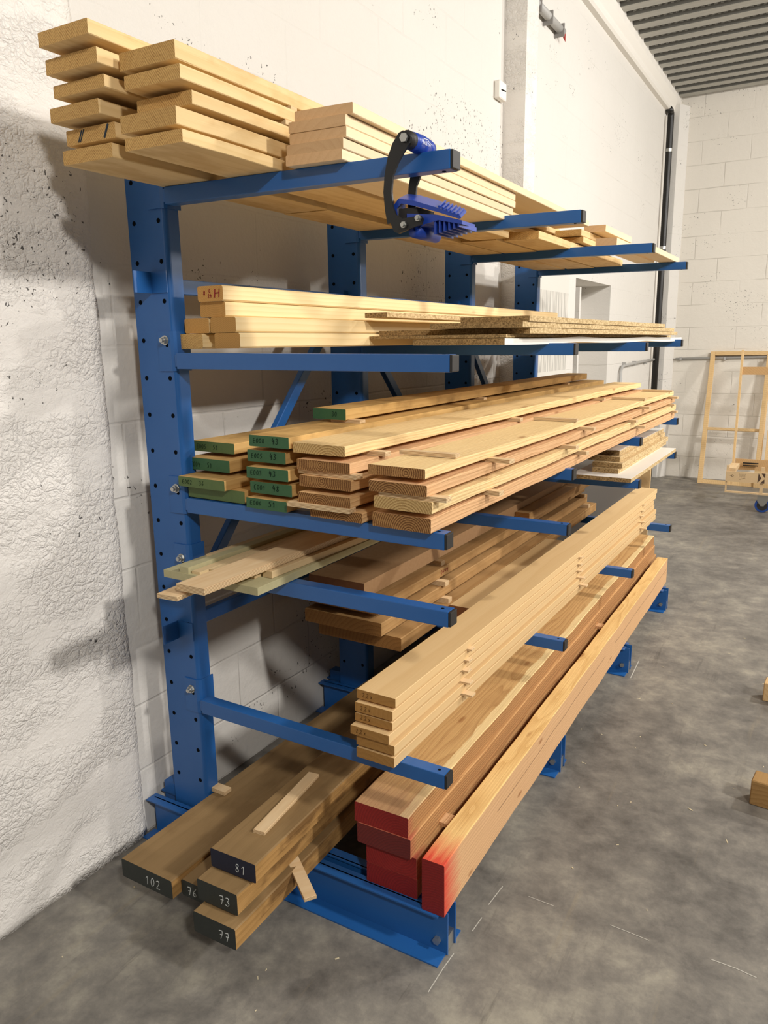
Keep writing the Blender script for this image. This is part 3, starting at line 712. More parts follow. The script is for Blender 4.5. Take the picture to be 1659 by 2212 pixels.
# ---- tier 3: green ended hardwood
gl = 'green ended hardwood boards on the third tier'
D = [('lowest', .326, .001, 1.094, .200, .033, GREENB, ''), ('second from bottom', .279, -.022, 1.1275, .165, .027, GREENB, 'E002 36'), ('second from top', .248, .036, 1.165, .156, .033, GREEN, 'E004 51'), ('topmost', .233, .075, 1.210, .152, .029, GREENB, 'E005 51')]
for i, (nm, xr, y0, zb, wd, th, em, tx) in enumerate(D):
    o = board('green_ended_board', xr, y0, zb, wd, th, 2.9, OAK, em, 'board with green end%s, %s of the left green stack' % (' marked %s' % tx if tx else ' in shadow', nm), 'board', gl, slope=.0155, seed=120+i)
    if tx:
        writing(tx[:4], -wd+.014, .008, th*.42, .0075, .0006, INK, o); writing(tx[5:], -wd+.075, .008, th*.45, .0075, .0006, INK, o)
D = [('lowest', .482, -.023, 1.091, .130, .027, 'E006 51'), ('second from bottom', .488, -.007, 1.128, .134, .030, 'E001 48'), ('middle', .486, -.017, 1.168, .133, .029, 'E003 43'), ('second from top', .462, .006, 1.207, .123, .030, 'E005 43'), ('topmost', .482, -.004, 1.248, .126, .029, 'E008 43')]
for i, (nm, xr, y0, zb, wd, th, tx) in enumerate(D):
    o = board('green_ended_board', xr, y0, zb, wd, th, 2.97, OAK, GREEN, 'board with green end marked %s, %s of the right green stack' % (tx, nm), 'board', gl, slope=.0155, seed=130+i)
    writing(tx[:4], -wd+.012, .009, th*.42, .0078, .0006, INK, o); writing(tx[5:], -wd+.072, .009, th*.52, .0095, .0008, INK, o)
o = board('green_ended_board', .432, .33, 1.287, .113, .031, 2.57, OAK, GREEN, 'hardwood board with green end marked 30, lying alone above the green ended stacks', 'board', gl, slope=.0155, seed=140, yaw=.012)
writing('30', -.048, .009, .014, .008, .0006, INK, o)
for (xr, y0, zb, ln, lb) in [(.470, .345, 1.2775, .10, 'near'), (.445, 1.30, 1.2775, .10, 'middle'), (.43, 2.45, 1.2775, .12, 'far')]:
    board('spacer_stick', xr, y0, zb, ln, .0095, .03, PLY, PLY, 'plywood spacer under the lone green ended board, %s one' % lb, 'spacer', 'plywood spacers on the third tier', slope=.0155, bev=.0005)

# ---- tier 3: rough sawn fir
D = [('lowest', .704, -.023, 1.087, .152, .024, DOUG, DOUGE), ('second from bottom', .680, -.035, 1.123, .153, .025, DOUG, DOUGE), ('middle', .672, -.020, 1.160, .153, .027, DOUG, DOUGE), ('second from top', .663, -.011, 1.199, .156, .026, DOUGP, DOUGE), ('topmost', .642, .001, 1.238, .154, .025, DOUGY, DOUGEY)]
for i, (nm, xr, y0, zb, wd, th, mt, em) in enumerate(D):
    board('fir_board', xr, y0, zb, wd, th, 3.0, mt, em, 'rough sawn fir board, %s of the inner fir stack' % nm, 'board', 'rough sawn fir boards on the third tier', slope=.0155, rough=.0022, yaw=-.014, seed=150+i)
D = [('lowest', .886, -.031, 1.085, .151, .034, DOUGP, DOUGE), ('second from bottom', .895, -.041, 1.132, .149, .027, DOUGY, DOUGEY), ('second from top', .885, -.046, 1.171, .148, .025, DOUGP, DOUGE), ('topmost', .877, -.035, 1.2075, .147, .0225, DOUGY, DOUGE)]
for i, (nm, xr, y0, zb, wd, th, mt, em) in enumerate(D):
    board('fir_board', xr, y0, zb, wd, th, 2.87, mt, em, 'rough sawn fir board, %s of the outer fir stack at the arm tips' % nm, 'board', 'rough sawn fir boards on the third tier', slope=.0155, rough=.0024, yaw=-.005, seed=160+i)
SG = 'plywood spacers in the outer fir stack'
k = 0
POSN = ['near the front', 'about a third along', 'beyond the middle', 'near the far end']
for gap, (zb, th, pts) in enumerate([(1.1195, .012, [(.928, .27), (.925, 1.06), (.930, 1.95), (.925, 2.75)]), (1.1595, .011, [(.928, -.035), (.935, .90), (.925, 1.80), (.92, 2.70)]), (1.1965, .0105, [(.938, .31), (.93, 1.12), (.925, 2.05), (.93, 2.72)])]):
    for q, (xr, yy) in enumerate(pts):
        board('spacer_stick', xr, yy, zb, .17, th, .026, PLY, PLY, 'plywood spacer %s in the %s gap of the outer fir stack' % (POSN[q], ['lower', 'middle', 'upper'][gap]), 'spacer', SG, slope=.0155, bev=.0005, yaw=random.uniform(-.15, .15))
for q, (xr, yy, an) in enumerate([(.872, .13, .03), (.890, 1.05, .05), (.895, 2.10, .02), (.905, 2.70, .02)]):
    board('spacer_stick', xr, yy, 1.2315, .15, .010, .024, PLY, PLY, 'plywood spacer lying loose on top of the outer fir stack, %s' % POSN[q], 'spacer', SG, slope=.0155, bev=.0005, yaw=an)
for q, (xr, yy, zb, ln, lb) in enumerate([(.680, -.040, 1.1115, .180, 'pale plywood spacer poking out left under the second lowest inner fir board'), (.680, -.010, 1.1875, .180, 'pale plywood spacer poking out left in the middle of the inner fir stack'), (.685, .12, 1.2255, .09, 'plywood spacer under the topmost inner fir board near its front'), (.69, 1.05, 1.2255, .09, 'plywood spacer under the topmost inner fir board at its middle'), (.71, 2.1, 1.2255, .10, 'plywood spacer under the topmost inner fir board at its far part')]):
    board('spacer_stick', xr, yy, zb, ln, .0115, .028, PLY, PLY, lb, 'spacer', 'plywood spacers in the inner fir stack', slope=.0155, bev=.0005, yaw=[.02, -.08, 0, 0, 0][q])

# ---- tier 3/4 far: white chipboard on c3/c4 fourth tier arms
o = board('laminated_sheet', .925, 1.765, .9075, .26, .018, 1.05, WHITEMEL, CHIPD, 'white topped chipboard panel on the fourth tier behind the fir stack', 'panel', None, bev=.0005, sidem=CHIP, slope=.008)
for i, (xr, y0, zb, th, wd, L) in enumerate([(.848, 1.86, .926, .021, .115, 1.10), (.858, 1.88, .948, .022, .13, 1.07), (.838, 1.92, .971, .021, .14, 1.04), (.826, 1.96, .993, .021, .14, 1.02)]):
    board('chipboard_strip', xr, y0, zb, wd, th, L, CHIP if i < 3 else WHITEMEL, CHIPD, 'chipboard strip, %s of the four on the white panel of the fourth tier' % ORD[4][i], 'panel', 'chipboard strips on the white panel', bev=.0005, sidem=CHIP, slope=.008)

# ---- tier 4 near: strips and slats
zT = .905
board('green_mdf_board', .470, -.135, zT, .318, .020, 2.3, MDFG, MDFG, 'wide pale green fibreboard lying under the loose strips on the fourth tier', 'board', None, slope=.008, bev=.0008)
zU = zT+.021
board('plywood_strip', .372, -.302, zU+.0005, .062, .011, 1.1, PLY, PLY, 'plywood strip sticking out furthest left on the fourth tier', 'strip', 'loose strips on the green fibreboard', slope=.0, bev=.0008, yaw=.06)
board('plywood_strip', .440, -.284, zU+.020, .088, .016, 2.2, PLY, PLY, 'widest plywood strip with layered edge on top of the loose strips', 'strip', 'loose strips on the green fibreboard', slope=.0, bev=.0008, yaw=-.012)
sl = [(.240, -.133, .0, .030, .018, 1.5, MDFG, 'small square greenish bar beside the upright on the fourth tier', -.0), (.272, -.125, .0, .028, .008, 1.2, SLAT, 'thin pale slat left of the wide plywood strip', 0), (.306, -.092, .0, .030, .009, 1.3, SLAT, 'second thin slat left of the wide plywood strip', 0),
      (.345, -.046, .0, .036, .012, 1.6, SLAT, 'slat with a slanted end just behind the wide plywood strip', 0), (.205, .006, .001, .034, .010, 1.9, SLAT, 'darker slat nearest the wall on the fourth tier', 0), (.455, -.060, .0, .031, .018, 1.9, SLAT, 'square pale bar right of the wide plywood strip', -.03), (.418, -.084, .0, .026, .008, 1.5, SLAT, 'thin slat between the wide plywood strip and the square bar', 0)]
for k, (xr, y0, dz_, wd, th, L, mt, lb, yw) in enumerate(sl):
    board('wood_batten', xr, y0, zU+dz_, wd, th, L, mt, mt, lb, 'strip', 'loose strips on the green fibreboard', slope=.008, bev=.0006, yaw=yw)

# ---- tier 5 bay 2 onwards: wide slabs
sg = 'wide hardwood slabs on the lowest arms'
o = board('hardwood_slab', .465, .581, .491, .335, .048, 2.45, SLAB, SLABE, 'wide hardwood slab with sawn end, lowest of the slab pile behind the lower arms', 'slab', sg, slope=.0097, bev=.003, yaw=0.004, seed=200)
board('hardwood_slab', .429, .514, .560, .308, .047, 2.42, SLAB, SLABE, 'wide hardwood slab with a split end, second in the slab pile', 'slab', sg, slope=.0097, bev=.003, yaw=0.002, seed=201)
o = board('hardwood_slab', .410, .527, .628, .292, .037, 2.38, SLAB, SLABE, 'hardwood slab with red writing on its edge, third in the slab pile', 'slab', sg, slope=.0097, bev=.003, yaw=-0.002, seed=202)
writing('0VV1', .46, .012, .016, .014, .0009, REDINK, o, plane='side', y=.0006)
board('fibreboard_slab', .373, .501, .686, .220, .053, 2.3, MDFB, MDFE, 'thick smooth brown fibreboard slab on top of the slab pile', 'slab', sg, slope=.0097, bev=.0008, seed=203)
for i, (xr, yy, zb, ln, th) in enumerate([(.455, .965, .5395, .10, .019), (.447, .955, .608, .10, .018), (.40, 1.015, .6655, .12, .018), (.455, 2.86, .5395, .10, .019), (.44, 2.82, .608, .10, .018)]):
    board('spacer_stick', xr, yy, zb, ln, th, .03, PLY, PLY, 'plywood spacer in the slab pile, %s' % ['lowest at the near arm', 'middle at the near arm', 'upper at the near arm', 'lower at the far end', 'upper at the far end'][i], 'spacer', 'plywood spacers in the slab pile', slope=.0097, bev=.0005)
# boards between slabs and beech stack
board('timber_board', .560, .93, .489, .085, .060, 1.1, BEECH, MDFE, 'pale board with a red brown end between the slabs and the beech stack', 'board', None, slope=.0097, seed=210, bev=.002)
board('timber_board', .660, .90, .488, .09, .050, 1.3, BEECH, BEECHE, 'shaded pale board lying close behind the beech stack', 'board', None, slope=.0097, seed=211, bev=.002)
board('timber_board', .372+.075, 1.86, .668, .07, .040, 1.04, SLAB, SLABE, 'brown board starting at the middle of the slab pile beside the fibreboard slab', 'board', None, slope=.0097, seed=212, bev=.002)

# ---- tier 5: beech stack
D = [('lowest', .792, -.041, .4855, .109, .027), ('second from bottom', .793, -.040, .519, .110, .025), ('third from bottom', .782, -.048, .5495, .111, .0235), ('third from top', .783, -.032, .579, .108, .021), ('second from top', .785, -.034, .606, .108, .0245), ('topmost', .788, -.024, .6365, .111, .0245)]
for i, (nm, xr, y0, zb, wd, th) in enumerate(D):
    o = board('beech_board', xr, y0, zb, wd, th, 3.02 if i != 3 else 2.98, BEECH, BEECHE, 'smooth beech board, %s of the six on the lowest tier' % nm, 'board', 'beech boards stacked on the lowest tier', slope=.0097, seed=220+i, yaw=-.007, bev=.0012)
    writing('2,2 x', -wd+.016, .007, .011, .0065, .0005, PENCIL, o) if i in (2, 3, 4, 5) else None
for gi, (zb, th) in enumerate([(.5127, .006), (.5442, .0052), (.5734, .0055), (.6002, .0056), (.6307, .0056)]):
    for q, yy in enumerate([.345+.012*gi, 1.48, 2.58+.015*gi]):
        ex = [.030, .018, .006, .004, .006][gi]
        board('spacer_stick', .797+.007*q+ex, yy, zb, .06, th, .026, PLY, PLY, 'small plywood spacer in the beech stack, %s gap, %s' % (ORD[5][gi], ['near', 'middle', 'far'][q]), 'spacer', 'plywood spacers in the beech stack', slope=.0097, bev=.0004)

# ---- base: brown oak beams with numbered black ends
bg = 'heavy oak planks with numbered black ends on the rack feet'
def oak(xr, y0, zb, wd, th, em, num, lb, yw, seed, L=3.0, nx=.0, nh=.024, nw=.015):
    o = board('oak_plank', xr, y0, zb, wd, th, L, BROWN, em, lb, 'plank', bg, yaw=yw, seed=seed, rough=.0016, sidem=BROWNS, bev=.003)
    writing(num, -wd+nx, (th-nh)/2-.002, nh, nw, .00085, CHALK, o)
    return o
oak(.300, -.328, .1205, .183, .054, BLACKEND, '102', 'brown oak plank with a black end chalked 102, nearest the wall', .001, 301, nx=.085, nh=.026, nw=.016)
oak(.392, -.300, .1205, .085, .046, BLACKEND, '76', 'oak plank with a black end chalked 76, low between planks 102 and 73', .01, 302, nx=.018)
oak(.553, -.375, .1205, .130, .057, BLACKEND, '77', 'oak plank with a black end chalked 77, bottom of its pile of three', .02, 303, nx=.078)
oak(.536, -.344, .184, .124, .057, BLACKEND, '73', 'oak plank with a black end chalked 73, middle of its pile of three', .02, 304, nx=.068)
oak(.555, -.296, .246, .138, .051, BLUEEND, '81', 'oak plank with a blue black end chalked 81, top of its pile of three', .03, 305, nx=.074)
# sticks on and between the oak planks
o = board('plywood_stick', .505, -.199, .2975, .034, .009, .285, PLY, PLY, 'pale plywood stick lying on top of the oak plank chalked 81', 'spacer', None, yaw=.115, bev=.0008)
bm = bmesh.new(); box(bm, -.0, .155, -.016, .016, 0, .010); bevel(bm, .0008, 1)
tag(link('plywood_stick', bm, PLY, None, (.512, -.105, .1700), (0, .06, -.62)), 'pale plywood stick jutting out to the right between oak planks 73 and 77', 'spacer')

board('spacer_stick', .165, .02, .176, .06, .012, .03, PLY, PLY, 'small wood block on the oak plank chalked 102 against the upright', 'spacer', None, bev=.0005)

# ---- base: red ended beams
rg = 'red ended fir beams on the rack feet'
D = [('bottom', .842, -.021, .1205, .149, .057, REDEND, LARCH), ('second from bottom', .842, -.021, .178, .149, .060, REDEND, LARCH), ('second from top', .832, -.034, .239, .155, .057, REDENDD, LARCH), ('top', .825, -.032, .2965, .157, .056, REDEND, LARCHB)]
for i, (nm, xr, y0, zb, wd, th, em, mt) in enumerate(D):
    board('fir_beam', xr, y0, zb, wd, th, 3.15, mt, em, 'fir beam with a red painted end, %s of the stack of four' % nm, 'beam', rg, rough=.0018 if i < 3 else .003, yaw=.012, seed=310+i, bev=.002, farend=REDEND, sidem=LARCHS)
board('fir_beam', .929, -.043, .1205, .060, .145, 3.01, FIRTALL, REDEND, 'tall pale fir beam on edge with a bright red end, outermost on the rack feet', 'beam', rg, rough=.0020, yaw=.010, seed=320, bev=.002, farend=REDENDD, sidem=FIRSIDE)
for q, (xx, yy, zz_) in enumerate([(.858, .13, .298), (.858, .93, .238), (.850, 1.75, .298)]):
    board('wood_wedge', xx, yy, zz_-.062, .05, .012, .045, DOUGP, DOUGP, 'small wood wedge beside the red ended beams, %s' % ['near the front', 'at the middle', 'towards the far end'][q], 'wedge', 'wood wedges between the beams', bev=.0006, slope=0.0)

# ================================================================== CLAMP
cl_ = empty('panel_carrier', (.86, .0, 1.75))
tag(cl_, 'blue and black hand clamp with ribbed jaws hooked over the tip of the top arm', 'clamp')
CO = Vector((-.86, 0, -1.75))
def cp_(name, bm, mat, par=None, smooth=False):
    o = link(name, bm, mat, par or cl_, None, None, smooth)
    if par is None: o.location = CO
    return o
def ribbon(pts, y0, y1, half):
    """flat plate with variable half-width along a centre line in xz"""
    bm = bmesh.new(); P = [Vector((p[0], p[1])) for p in pts]; L_, R_ = [], []
    for i, p in enumerate(P):
        d = (P[min(i+1, len(P)-1)]-P[max(i-1, 0)]).normalized(); n = Vector((-d.y, d.x)); hw = half[i] if isinstance(half, list) else half
        L_.append(p+n*hw); R_.append(p-n*hw)
    out = L_+list(reversed(R_))
    prism(bm, [(p.x, p.y) for p in out], y0, y1); return bm
front = [(.853, 1.903), (.847, 1.896), (.833, 1.880), (.820, 1.858), (.810, 1.830), (.807, 1.800), (.810, 1.768), (.818, 1.742)]
hw = [.011, .0165, .016, .013, .0095, .0095, .0095, .0125]
for (a, b) in ((-.064, -.058), (.046, .052)):
    dxp = 0.0 if a < 0 else -.004
    bm = ribbon([(x+dxp, z) for x, z in front], a, b, hw)
    prism(bm, [(.8085, 1.752), (.822, 1.722), (.832, 1.718), (.884, 1.731), (.888, 1.742), (.882, 1.748), (.842, 1.746), (.822, 1.757)], a-.0004, b+.0004)
    cp_('side_plate', bm, BLACKMET)
bm = bmesh.new(); cyl(bm, (.849, -.066, 1.895), (.849, -.072, 1.895), .0088, 6); b1 = cp_('bolt', bm, ZINC)
for (x, z) in ((.846, 1.733), (.879, 1.743)):
    bm = bmesh.new(); cyl(bm, (x, -.064, z), (x, -.070, z), .0068, 6); cyl(bm, (x, -.070, z), (x, -.075, z), .004, 12); cp_('bolt', bm, ZINC)
# handle between the plates
bm = bmesh.new(); prf = [(-.058, .0165), (-.040, .0165), (-.038, .0175), (-.01, .0190), (.02, .0180), (.044, .0150), (.046, .014)]
for (ya, ra), (yb, rb) in zip(prf[:-1], prf[1:]): cyl(bm, (.849, ya, 1.895), (.849, yb, 1.895), ra, 24, rb, mi=1 if ya < -.042 or ya > .03 else 0)
hd = cp_('handle', bm, [CBLUE, BLACKCAP], smooth=True)
bm = bmesh.new()
for k in range(6):
    tube(bm, [(.8680, -.018+k*.0050, 1.890), (.8684, -.0165+k*.0050, 1.896+.002*math.sin(k))], .0006, 5)
tube(bm, [(.868, -.025, 1.889), (.8672, -.018, 1.901), (.8672, -.004, 1.902), (.868, .012, 1.895)], .0009, 5)
cp_('logo', bm, WPRINT, hd)
# jaws: U shaped shell, tilted so its outer back shows
def ushell(bm, y0, y1, off, t):
    o_ = [(.816, 1.742), (.812, 1.758), (.814, 1.775), (.826, 1.787), (.857, 1.781), (.915, 1.761), (.964, 1.742), (.966, 1.737)]
    i_ = [(.962, 1.736), (.915, 1.753), (.857, 1.771), (.832, 1.777), (.822, 1.768), (.823, 1.752), (.830, 1.744)]
    pts = o_+i_
    a = [bm.verts.new((p[0], y0, p[1])) for p in pts]; b = [bm.verts.new((p[0]+off[0], y1, p[1]+off[1])) for p in pts]; n = len(pts)
    bm.faces.new(a); bm.faces.new(list(reversed(b)))
    for i in range(n): bm.faces.new((a[i], b[i], b[(i+1) % n], a[(i+1) % n]))
bm = bmesh.new(); ushell(bm, -.052, .04, (-.030, .026), 0); jw = cp_('upper_jaw', bm, CBLUE)
bm = bmesh.new()
for k in range(6):
    t = k/5; x = .918+.042*t; z = 1.762-.019*t
    a = Vector((x, -.053, z+.001)); b = Vector((x-.031, .04, z+.027))
    tube(bm, [a, b], .0022, 6)
cp_('rib', bm, CBLUE, jw)
bm = bmesh.new()
lp = [(.844, 1.757), (.885, 1.752), (.915, 1.748), (.967, 1.733), (.967, 1.726), (.915, 1.738), (.885, 1.733), (.862, 1.722), (.844, 1.744)]
a = [bm.verts.new((p[0], -.050, p[1])) for p in lp]; b = [bm.verts.new((p[0]-.012, .040, p[1]+.004)) for p in lp]; n = len(lp)
bm.faces.new(a); bm.faces.new(list(reversed(b)))
for i in range(n): bm.faces.new((a[i], b[i], b[(i+1) % n], a[(i+1) % n]))
lj = cp_('lower_jaw', bm, CBLUE)
bm = bmesh.new()
for k in range(6):
    t = k/5; box(bm, .905+.052*t, .9085+.052*t, -.048, .036, 1.712+.010*t, 1.740-.010*t)
cp_('rib', bm, CBLUE, lj)
bm = bmesh.new(); cyl(bm, (.862, -.05, 1.722), (.862, .045, 1.722), .014, 20); cp_('lower_grip', bm, CBLUE, lj, True)
for zo, x0 in ((.0, .832), (-.013, .832)):
    bm = bmesh.new(); box(bm, .824, .866, -.047, .030, 1.749, 1.768); 
    if zo == 0: cp_('rubber_pad', bm, RUBBER, jw)
    else: bm.free()

# ================================================================== WALL THINGS
# black down pipe in the far corner with clips
bm = bmesh.new(); X = .045
pts = [(-.085, 7.13, 3.70), (-.02, 7.13, 3.70), (.025, 7.13, 3.695), (.043, 7.13, 3.67), (.045, 7.13, 3.62), (.045, 7.13, 2.0), (.045, 7.13, .25)]
tube(bm, [(-.045, 7.02, 3.735), (-.045, 7.08, 3.735), (-.045, 7.11, 3.728), (-.045, 7.125, 3.710), (-.045, 7.13, 3.68), (-.045, 7.13, 3.0), (-.045, 7.13, 1.5), (-.045, 7.13, .02)], .031, 20)
pipe = tag(link('drain_pipe', bm, BLACKPVC, None, smooth=True), 'black plastic drain pipe running down the far corner of the wall', 'pipe')
for z in (3.36, 2.42, 1.50):
    bm = bmesh.new(); cyl(bm, (-.045, 7.13, z), (-.045, 7.13, z+.03), .034, 20); link('pipe_clip', bm, ZINC, pipe)
bm = bmesh.new(); tube(bm, [(-.070, 7.03, 3.68), (-.070, 7.03, .05)], .010, 8)
tag(link('conduit', bm, WHITEP, None, smooth=True), 'thin white painted conduit running down beside the black drain pipe', 'pipe')
# grey conduit: down the left wall, along it, and along the back wall
bm = bmesh.new(); tube(bm, [(-.062, 5.66, .02), (-.062, 5.66, 1.22), (-.062, 5.70, 1.262), (-.062, 5.80, 1.272), (-.062, 7.26, 1.300)], .014, 10)
c1_ = tag(link('conduit', bm, GREYPVC, None, smooth=True), 'grey conduit turning down the left wall next to the door recess', 'pipe')
for yy in (5.78, 6.2, 6.7):
    bm = bmesh.new(); box(bm, -.087, -.050, yy, yy+.02, 1.262, 1.302); link('conduit_clip', bm, GREYPVC, c1_)
bm = bmesh.new(); tube(bm, [(.02, 7.36, 1.29), (.13, 7.36, 1.30)], .006, 8); tube(bm, [(.12, 7.36, 1.295), (1.9, 7.36, 1.335)], .014, 10)
c2_ = tag(link('conduit', bm, GREYPVC, None, smooth=True), 'grey conduit running level along the back wall behind the wooden frame', 'pipe')
for xx in (.16, .60):
    bm = bmesh.new(); box(bm, xx, xx+.02, 7.34, 7.38, 1.28, 1.315); link('conduit_clip', bm, GREYPVC, c2_)
# tube holder high on the wall
bm = bmesh.new(); tube(bm, [(-.052, 3.12, 3.39), (-.052, 3.64, 3.39)], .024, 14)
tb = tag(link('tube_holder', bm, GREYPVC, None, smooth=True), 'grey tube held by clips high on the wall with an orange end', 'tube')
bm = bmesh.new(); cyl(bm, (-.052, 3.06, 3.39), (-.052, 3.125, 3.39), .0255, 16); link('orange_end', bm, ORANGE, tb)
bm = bmesh.new(); cyl(bm, (-.045, 3.64, 3.38), (-.045, 3.68, 3.345), .014, 8, .001); link('red_tip', bm, REDP, tb)
for yy in (3.16, 3.36, 3.58):
    bm = bmesh.new(); box(bm, -.085, -.022, yy, yy+.010, 3.345, 3.418); link('tube_clip', bm, plain('grey_clip', '8b8884', .5), tb)
# painted-over switch near the post
bm = bmesh.new(); box(bm, WX, WX+.035, 2.69, 2.79, 2.79, 2.88); bevel(bm, .012, 3)
sw = tag(link('wall_switch', bm, WHITEP, None), 'small white painted switch box high on the wall beside the concrete post', 'switch')
bm = bmesh.new(); tube(bm, [(WX+.036, 2.71, 2.832), (WX+.037, 2.77, 2.838)], .003, 6); link('slot', bm, HOLE, sw)
# board with dark streaks leaning in front of the recess
STREAK = NT('streaked_board'); cc = STREAK.coord(); sx, sy, sz = STREAK.sep(cc)
ss = STREAK.ramp(STREAK.noise(STREAK.mapping(STREAK.comb(sy, sz, 0), (46, 2.2, 1)), 1, 4), [(.47, (0, 0, 0, 1)), (.54, (1, 1, 1, 1))])
mk = STREAK.math('MULTIPLY', STREAK.math('LESS_THAN', sz, 1.83), STREAK.math('GREATER_THAN', sz, 1.30))
STREAK = STREAK.out(STREAK.mix(STREAK.math('MULTIPLY', STREAK.math('MULTIPLY', ss, mk), .45), srgb('d3cfc6'), srgb('6e6962')), .6)
bm = bmesh.new(); box(bm, -.084, -.060, 3.10, 3.99, .0, 1.955)
tag(link('leaning_sheet', bm, STREAK, None, None, None), 'pale grey panel with dark vertical streaks standing against the wall behind the rack', 'panel')
# board edge inside the recess
bm = bmesh.new(); box(bm, -.30, -.10, 4.40, 4.44, 0, 1.90)
tag(link('recess_board', bm, WALLPIL, None), 'rough white board standing upright inside the doorway recess', 'board')
# grey sheets standing behind the far end of the rack
bm = bmesh.new(); box(bm, .02, .605, 3.32, 3.335, 0, .80)
tag(link('grey_sheet', bm, plain('grey_sheet', 'aaa69f', .6), None), 'smooth grey sheet standing upright beyond the far end of the rack', 'panel')
bm = bmesh.new(); box(bm, .615, .70, 3.34, 3.36, 0, .80)
tag(link('brown_offcut', bm, BEECH, None), 'tan wood offcut standing upright beside the grey sheet', 'board')

# ================================================================== FRAME, TROLLEY, BLOCKS
fr = empty('pine_framework', (.47, 7.06, 0)); tag(fr, 'tall pine frame with one cross rail leaning against the back wall', 'frame')
lean = math.atan2(.28, 1.40); FH = 1.40
def fpart(name, x0, x1, z0, z1, mat=FRAMEW, y0=0.0, y1=.04):
    bm = bmesh.new(); box(bm, x0, x1, y0, y1, z0, z1); bevel(bm, .002, 1); o = link(name, bm, mat, fr); o.rotation_euler = (-lean, 0, 0); return o
fpart('stile', 0, .045, 0, FH); fpart('stile', .545, .590, 0, FH); fpart('rail', .045, .545, FH-.04, FH); fpart('rail', .045, .545, 0, .045); fpart('rail', .045, .545, .57, .60)
fr2 = empty('pine_framework', (1.015, 6.98, 0)); tag(fr2, 'second pine frame cut off by the right edge, leaning on the back wall', 'frame')
for (a, b, c_, d, nm) in ((0, .04, .20, 1.36, 'stile'), (.04, .5, .20, .26, 'rail'), (.04, .5, 1.32, 1.36, 'rail'), (.08, .12, .26, .6, 'stile')):
    bm = bmesh.new(); box(bm, a, b, 0, .03, c_, d); bevel(bm, .002, 1); o = link(nm, bm, FRAMEW, fr2); o.rotation_euler = (-lean, 0, 0)
bm = bmesh.new(); box(bm, 0.0, .5, .05, .09, .0, .20); o = link('foot_block', bm, FRAMEW, fr2)
tr = empty('plywood_trolley', (1.15, 5.9, 0)); tag(tr, 'low plywood trolley on blue castors in front of the leaning frame', 'trolley')
TO = Vector((-1.15, -5.9, 0))
def tp(name, mat, *bxs, par=None):
    bm = bmesh.new()
    for b_ in bxs: box(bm, *b_)
    o = link(name, bm, mat, par or tr)
    if par is None: o.location = TO
    return o
Yt = 5.80
tp('tray', PLY, (.875, 1.62, Yt, Yt+.035, .155, .168)); tp('side', PLY, (.875, .887, Yt+.0, Yt+.035, .168, .262)); 
fp = tp('front_panel', PLY, (.875, 1.60, Yt-.012, Yt, .258, .350))
tp('post', PLY, (.877, .899, Yt, Yt+.02, .262, .40)); tp('post', PLY, (.877, .95, Yt+.02, Yt+.34, .34, .375)); tp('post', PLY, (1.155, 1.18, Yt, Yt+.02, .168, .40))
tp('upright', BEECH, (.882, .900, Yt+.36, Yt+.40, .168, 1.40)); tp('cross_board', BLOCKW, (.90, 1.6, Yt+.38, Yt+.395, 1.18, 1.25)); tp('back_panel', BLOCKW, (.90, 1.6, Yt+.45, Yt+.462, .30, .40))
tp('clamp_bar', BLACKMET, (.97, 1.10, Yt+.40, Yt+.42, .365, .375), (.97, 1.10, Yt+.40, Yt+.42, .345, .352))
CHEV = plain('printed_brown', '4a3526', .7)
bm = bmesh.new()
def tri(bm, pts):
    vs_ = [bm.verts.new((p[0], Yt-.0128, p[1])) for p in pts]; f = bm.faces.new(vs_); r = bmesh.ops.extrude_face_region(bm, geom=[f]); bmesh.ops.translate(bm, vec=(0, .0006, 0), verts=[v for v in r['geom'] if isinstance(v, bmesh.types.BMVert)])
tri(bm, [(1.138, .348), (1.164, .303), (1.134, .262)]); tri(bm, [(1.162, .348), (1.192, .348), (1.192, .305)]); tri(bm, [(1.156, .260), (1.190, .260), (1.188, .298)])
link('printed_chevron', bm, CHEV, fp)
bm = bmesh.new(); 
for k in range(16):
    a = k/16*6.283; b = (k+1)/16*6.283; tube(bm, [(.931+.008*math.cos(a), Yt-.0125, .313+.008*math.sin(a)), (.931+.008*math.cos(b), Yt-.0125, .313+.008*math.sin(b))], .0016, 5)
cyl(bm, (.914, Yt-.0135, .313), (.914, Yt-.011, .313), .003, 8); link('printed_mark', bm, CHEV, fp)
bm = bmesh.new()
for k in range(9): tube(bm, [(.985+k*.006, Yt-.0124, .300+.004*(k % 3)), (.987+k*.006, Yt-.0124, .335-.003*(k % 2))], .0005, 4)
tube(bm, [(.988, Yt-.0124, .282), (1.035, Yt-.0124, .298)], .0014, 5); link('printed_text', bm, CHEV, fp)
def caster(x, y):
    bm = bmesh.new(); cyl(bm, (x, y-.018, .062), (x, y+.018, .062), .062, 32); bevel(bm, .004, 2); wh = tp('castor', plain('blue_tyre', '163f86', .5)); wh.data.clear_geometry(); bm.to_mesh(wh.data); bm.free()
    wh.data.materials.clear(); wh.data.materials.append(bpy.data.materials['blue_tyre'])
    h = bmesh.new(); cyl(h, (x, y-.0195, .062), (x, y+.0195, .062), .044, 28); ho = link('wheel_hub', h, BLACKCAP, wh)
    f = bmesh.new(); prism(f, [(x-.045, .155), (x+.045, .155), (x+.042, .10), (x+.012, .056), (x-.012, .056), (x-.042, .10)], y-.026, y-.022); prism(f, [(x-.045, .155), (x+.045, .155), (x+.042, .10), (x+.012, .056), (x-.012, .056), (x-.042, .10)], y+.022, y+.026); box(f, x-.05, x+.05, y-.035, y+.035, .148, .155)
    link('castor_fork', f, ZINC, wh)
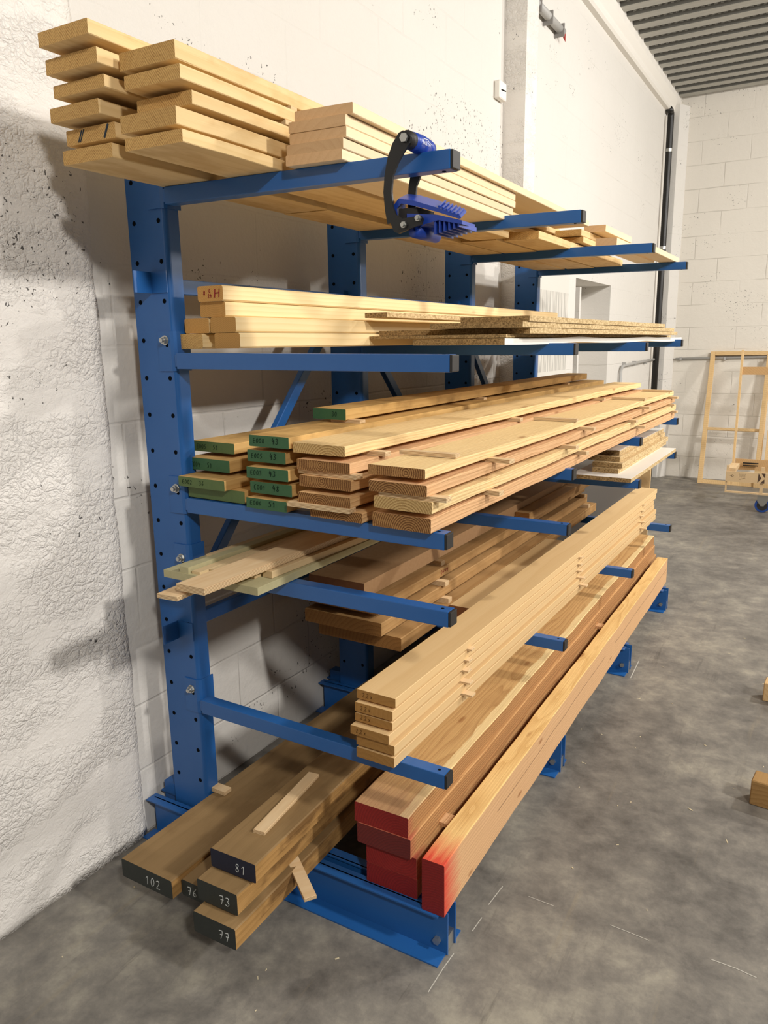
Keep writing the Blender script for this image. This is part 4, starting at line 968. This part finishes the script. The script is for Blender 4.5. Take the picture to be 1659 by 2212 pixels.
caster(1.188, Yt+.02)
bm = bmesh.new(); box(bm, 0, .40, 0, .075, 0, .088); bevel(bm, .003, 1)
tag(link('timber_block', bm, WALNUT, None, (1.521, 1.032, 0), (0, 0, -.10)), 'brown wood beam end on the floor at the right edge, nearer one', 'block')
bm = bmesh.new(); box(bm, 0, .40, 0, .07, 0, .082); bevel(bm, .003, 1)
tag(link('timber_block', bm, FRAMEW, None, (1.497, 1.86, 0), (0, 0, -.05)), 'pale wood beam end on the floor at the right edge, further one', 'block')

# ================================================================== FLOOR LITTER
rs = random.Random(11)
bm = bmesh.new()
for k in range(95):
    x = rs.uniform(.05, 2.1); y = rs.uniform(-1.0, 2.6); a = rs.uniform(0, 3.14); l = rs.uniform(.0015, .005) if k % 8 else rs.uniform(.005, .011); h = rs.uniform(.0008, .0016)
    M = Matrix.Translation((x, y, 0.0003)) @ Matrix.Rotation(a, 4, 'Z'); box(bm, -l, l, -h, h, 0, h, mat=M)
o = link('wood_chips', bm, plain('pale_chips', 'd9cba8', .9), None); o['kind'] = 'stuff'; tag(o, 'pale wood chips and splinters scattered over the concrete floor', 'chips')
bm = bmesh.new()
def scratch(p, w_=.0012):
    P = [Vector((*q, 0.0007)) for q in p]
    for a, b in zip(P[:-1], P[1:]):
        d = (b-a).normalized(); n_ = Vector((-d.y, d.x, 0))*w_; bm.faces.new([bm.verts.new(v) for v in (a-n_, b-n_, b+n_, a+n_)])
scratch([(.940, -.150), (.940, -.074), (.943, -.015)]); scratch([(.953, .076), (.956, .133)]); scratch([(.953, .184), (.958, .249), (.960, .271)])
scratch([(1.259, .274), (1.309, .272), (1.359, .269)], .0009); scratch([(1.503, .282), (1.56, .282), (1.606, .276)], .0012); scratch([(1.037, .269), (1.109, .268)], .0009); scratch([(.961, 1.821), (.952, 2.032)], .002)
o = link('chalk_line', bm, plain('pale_scratch', 'bdb9ae', .9), None); o['kind'] = 'stuff'; tag(o, 'thin pale scratch marks on the concrete floor around the rack foot', 'marks')
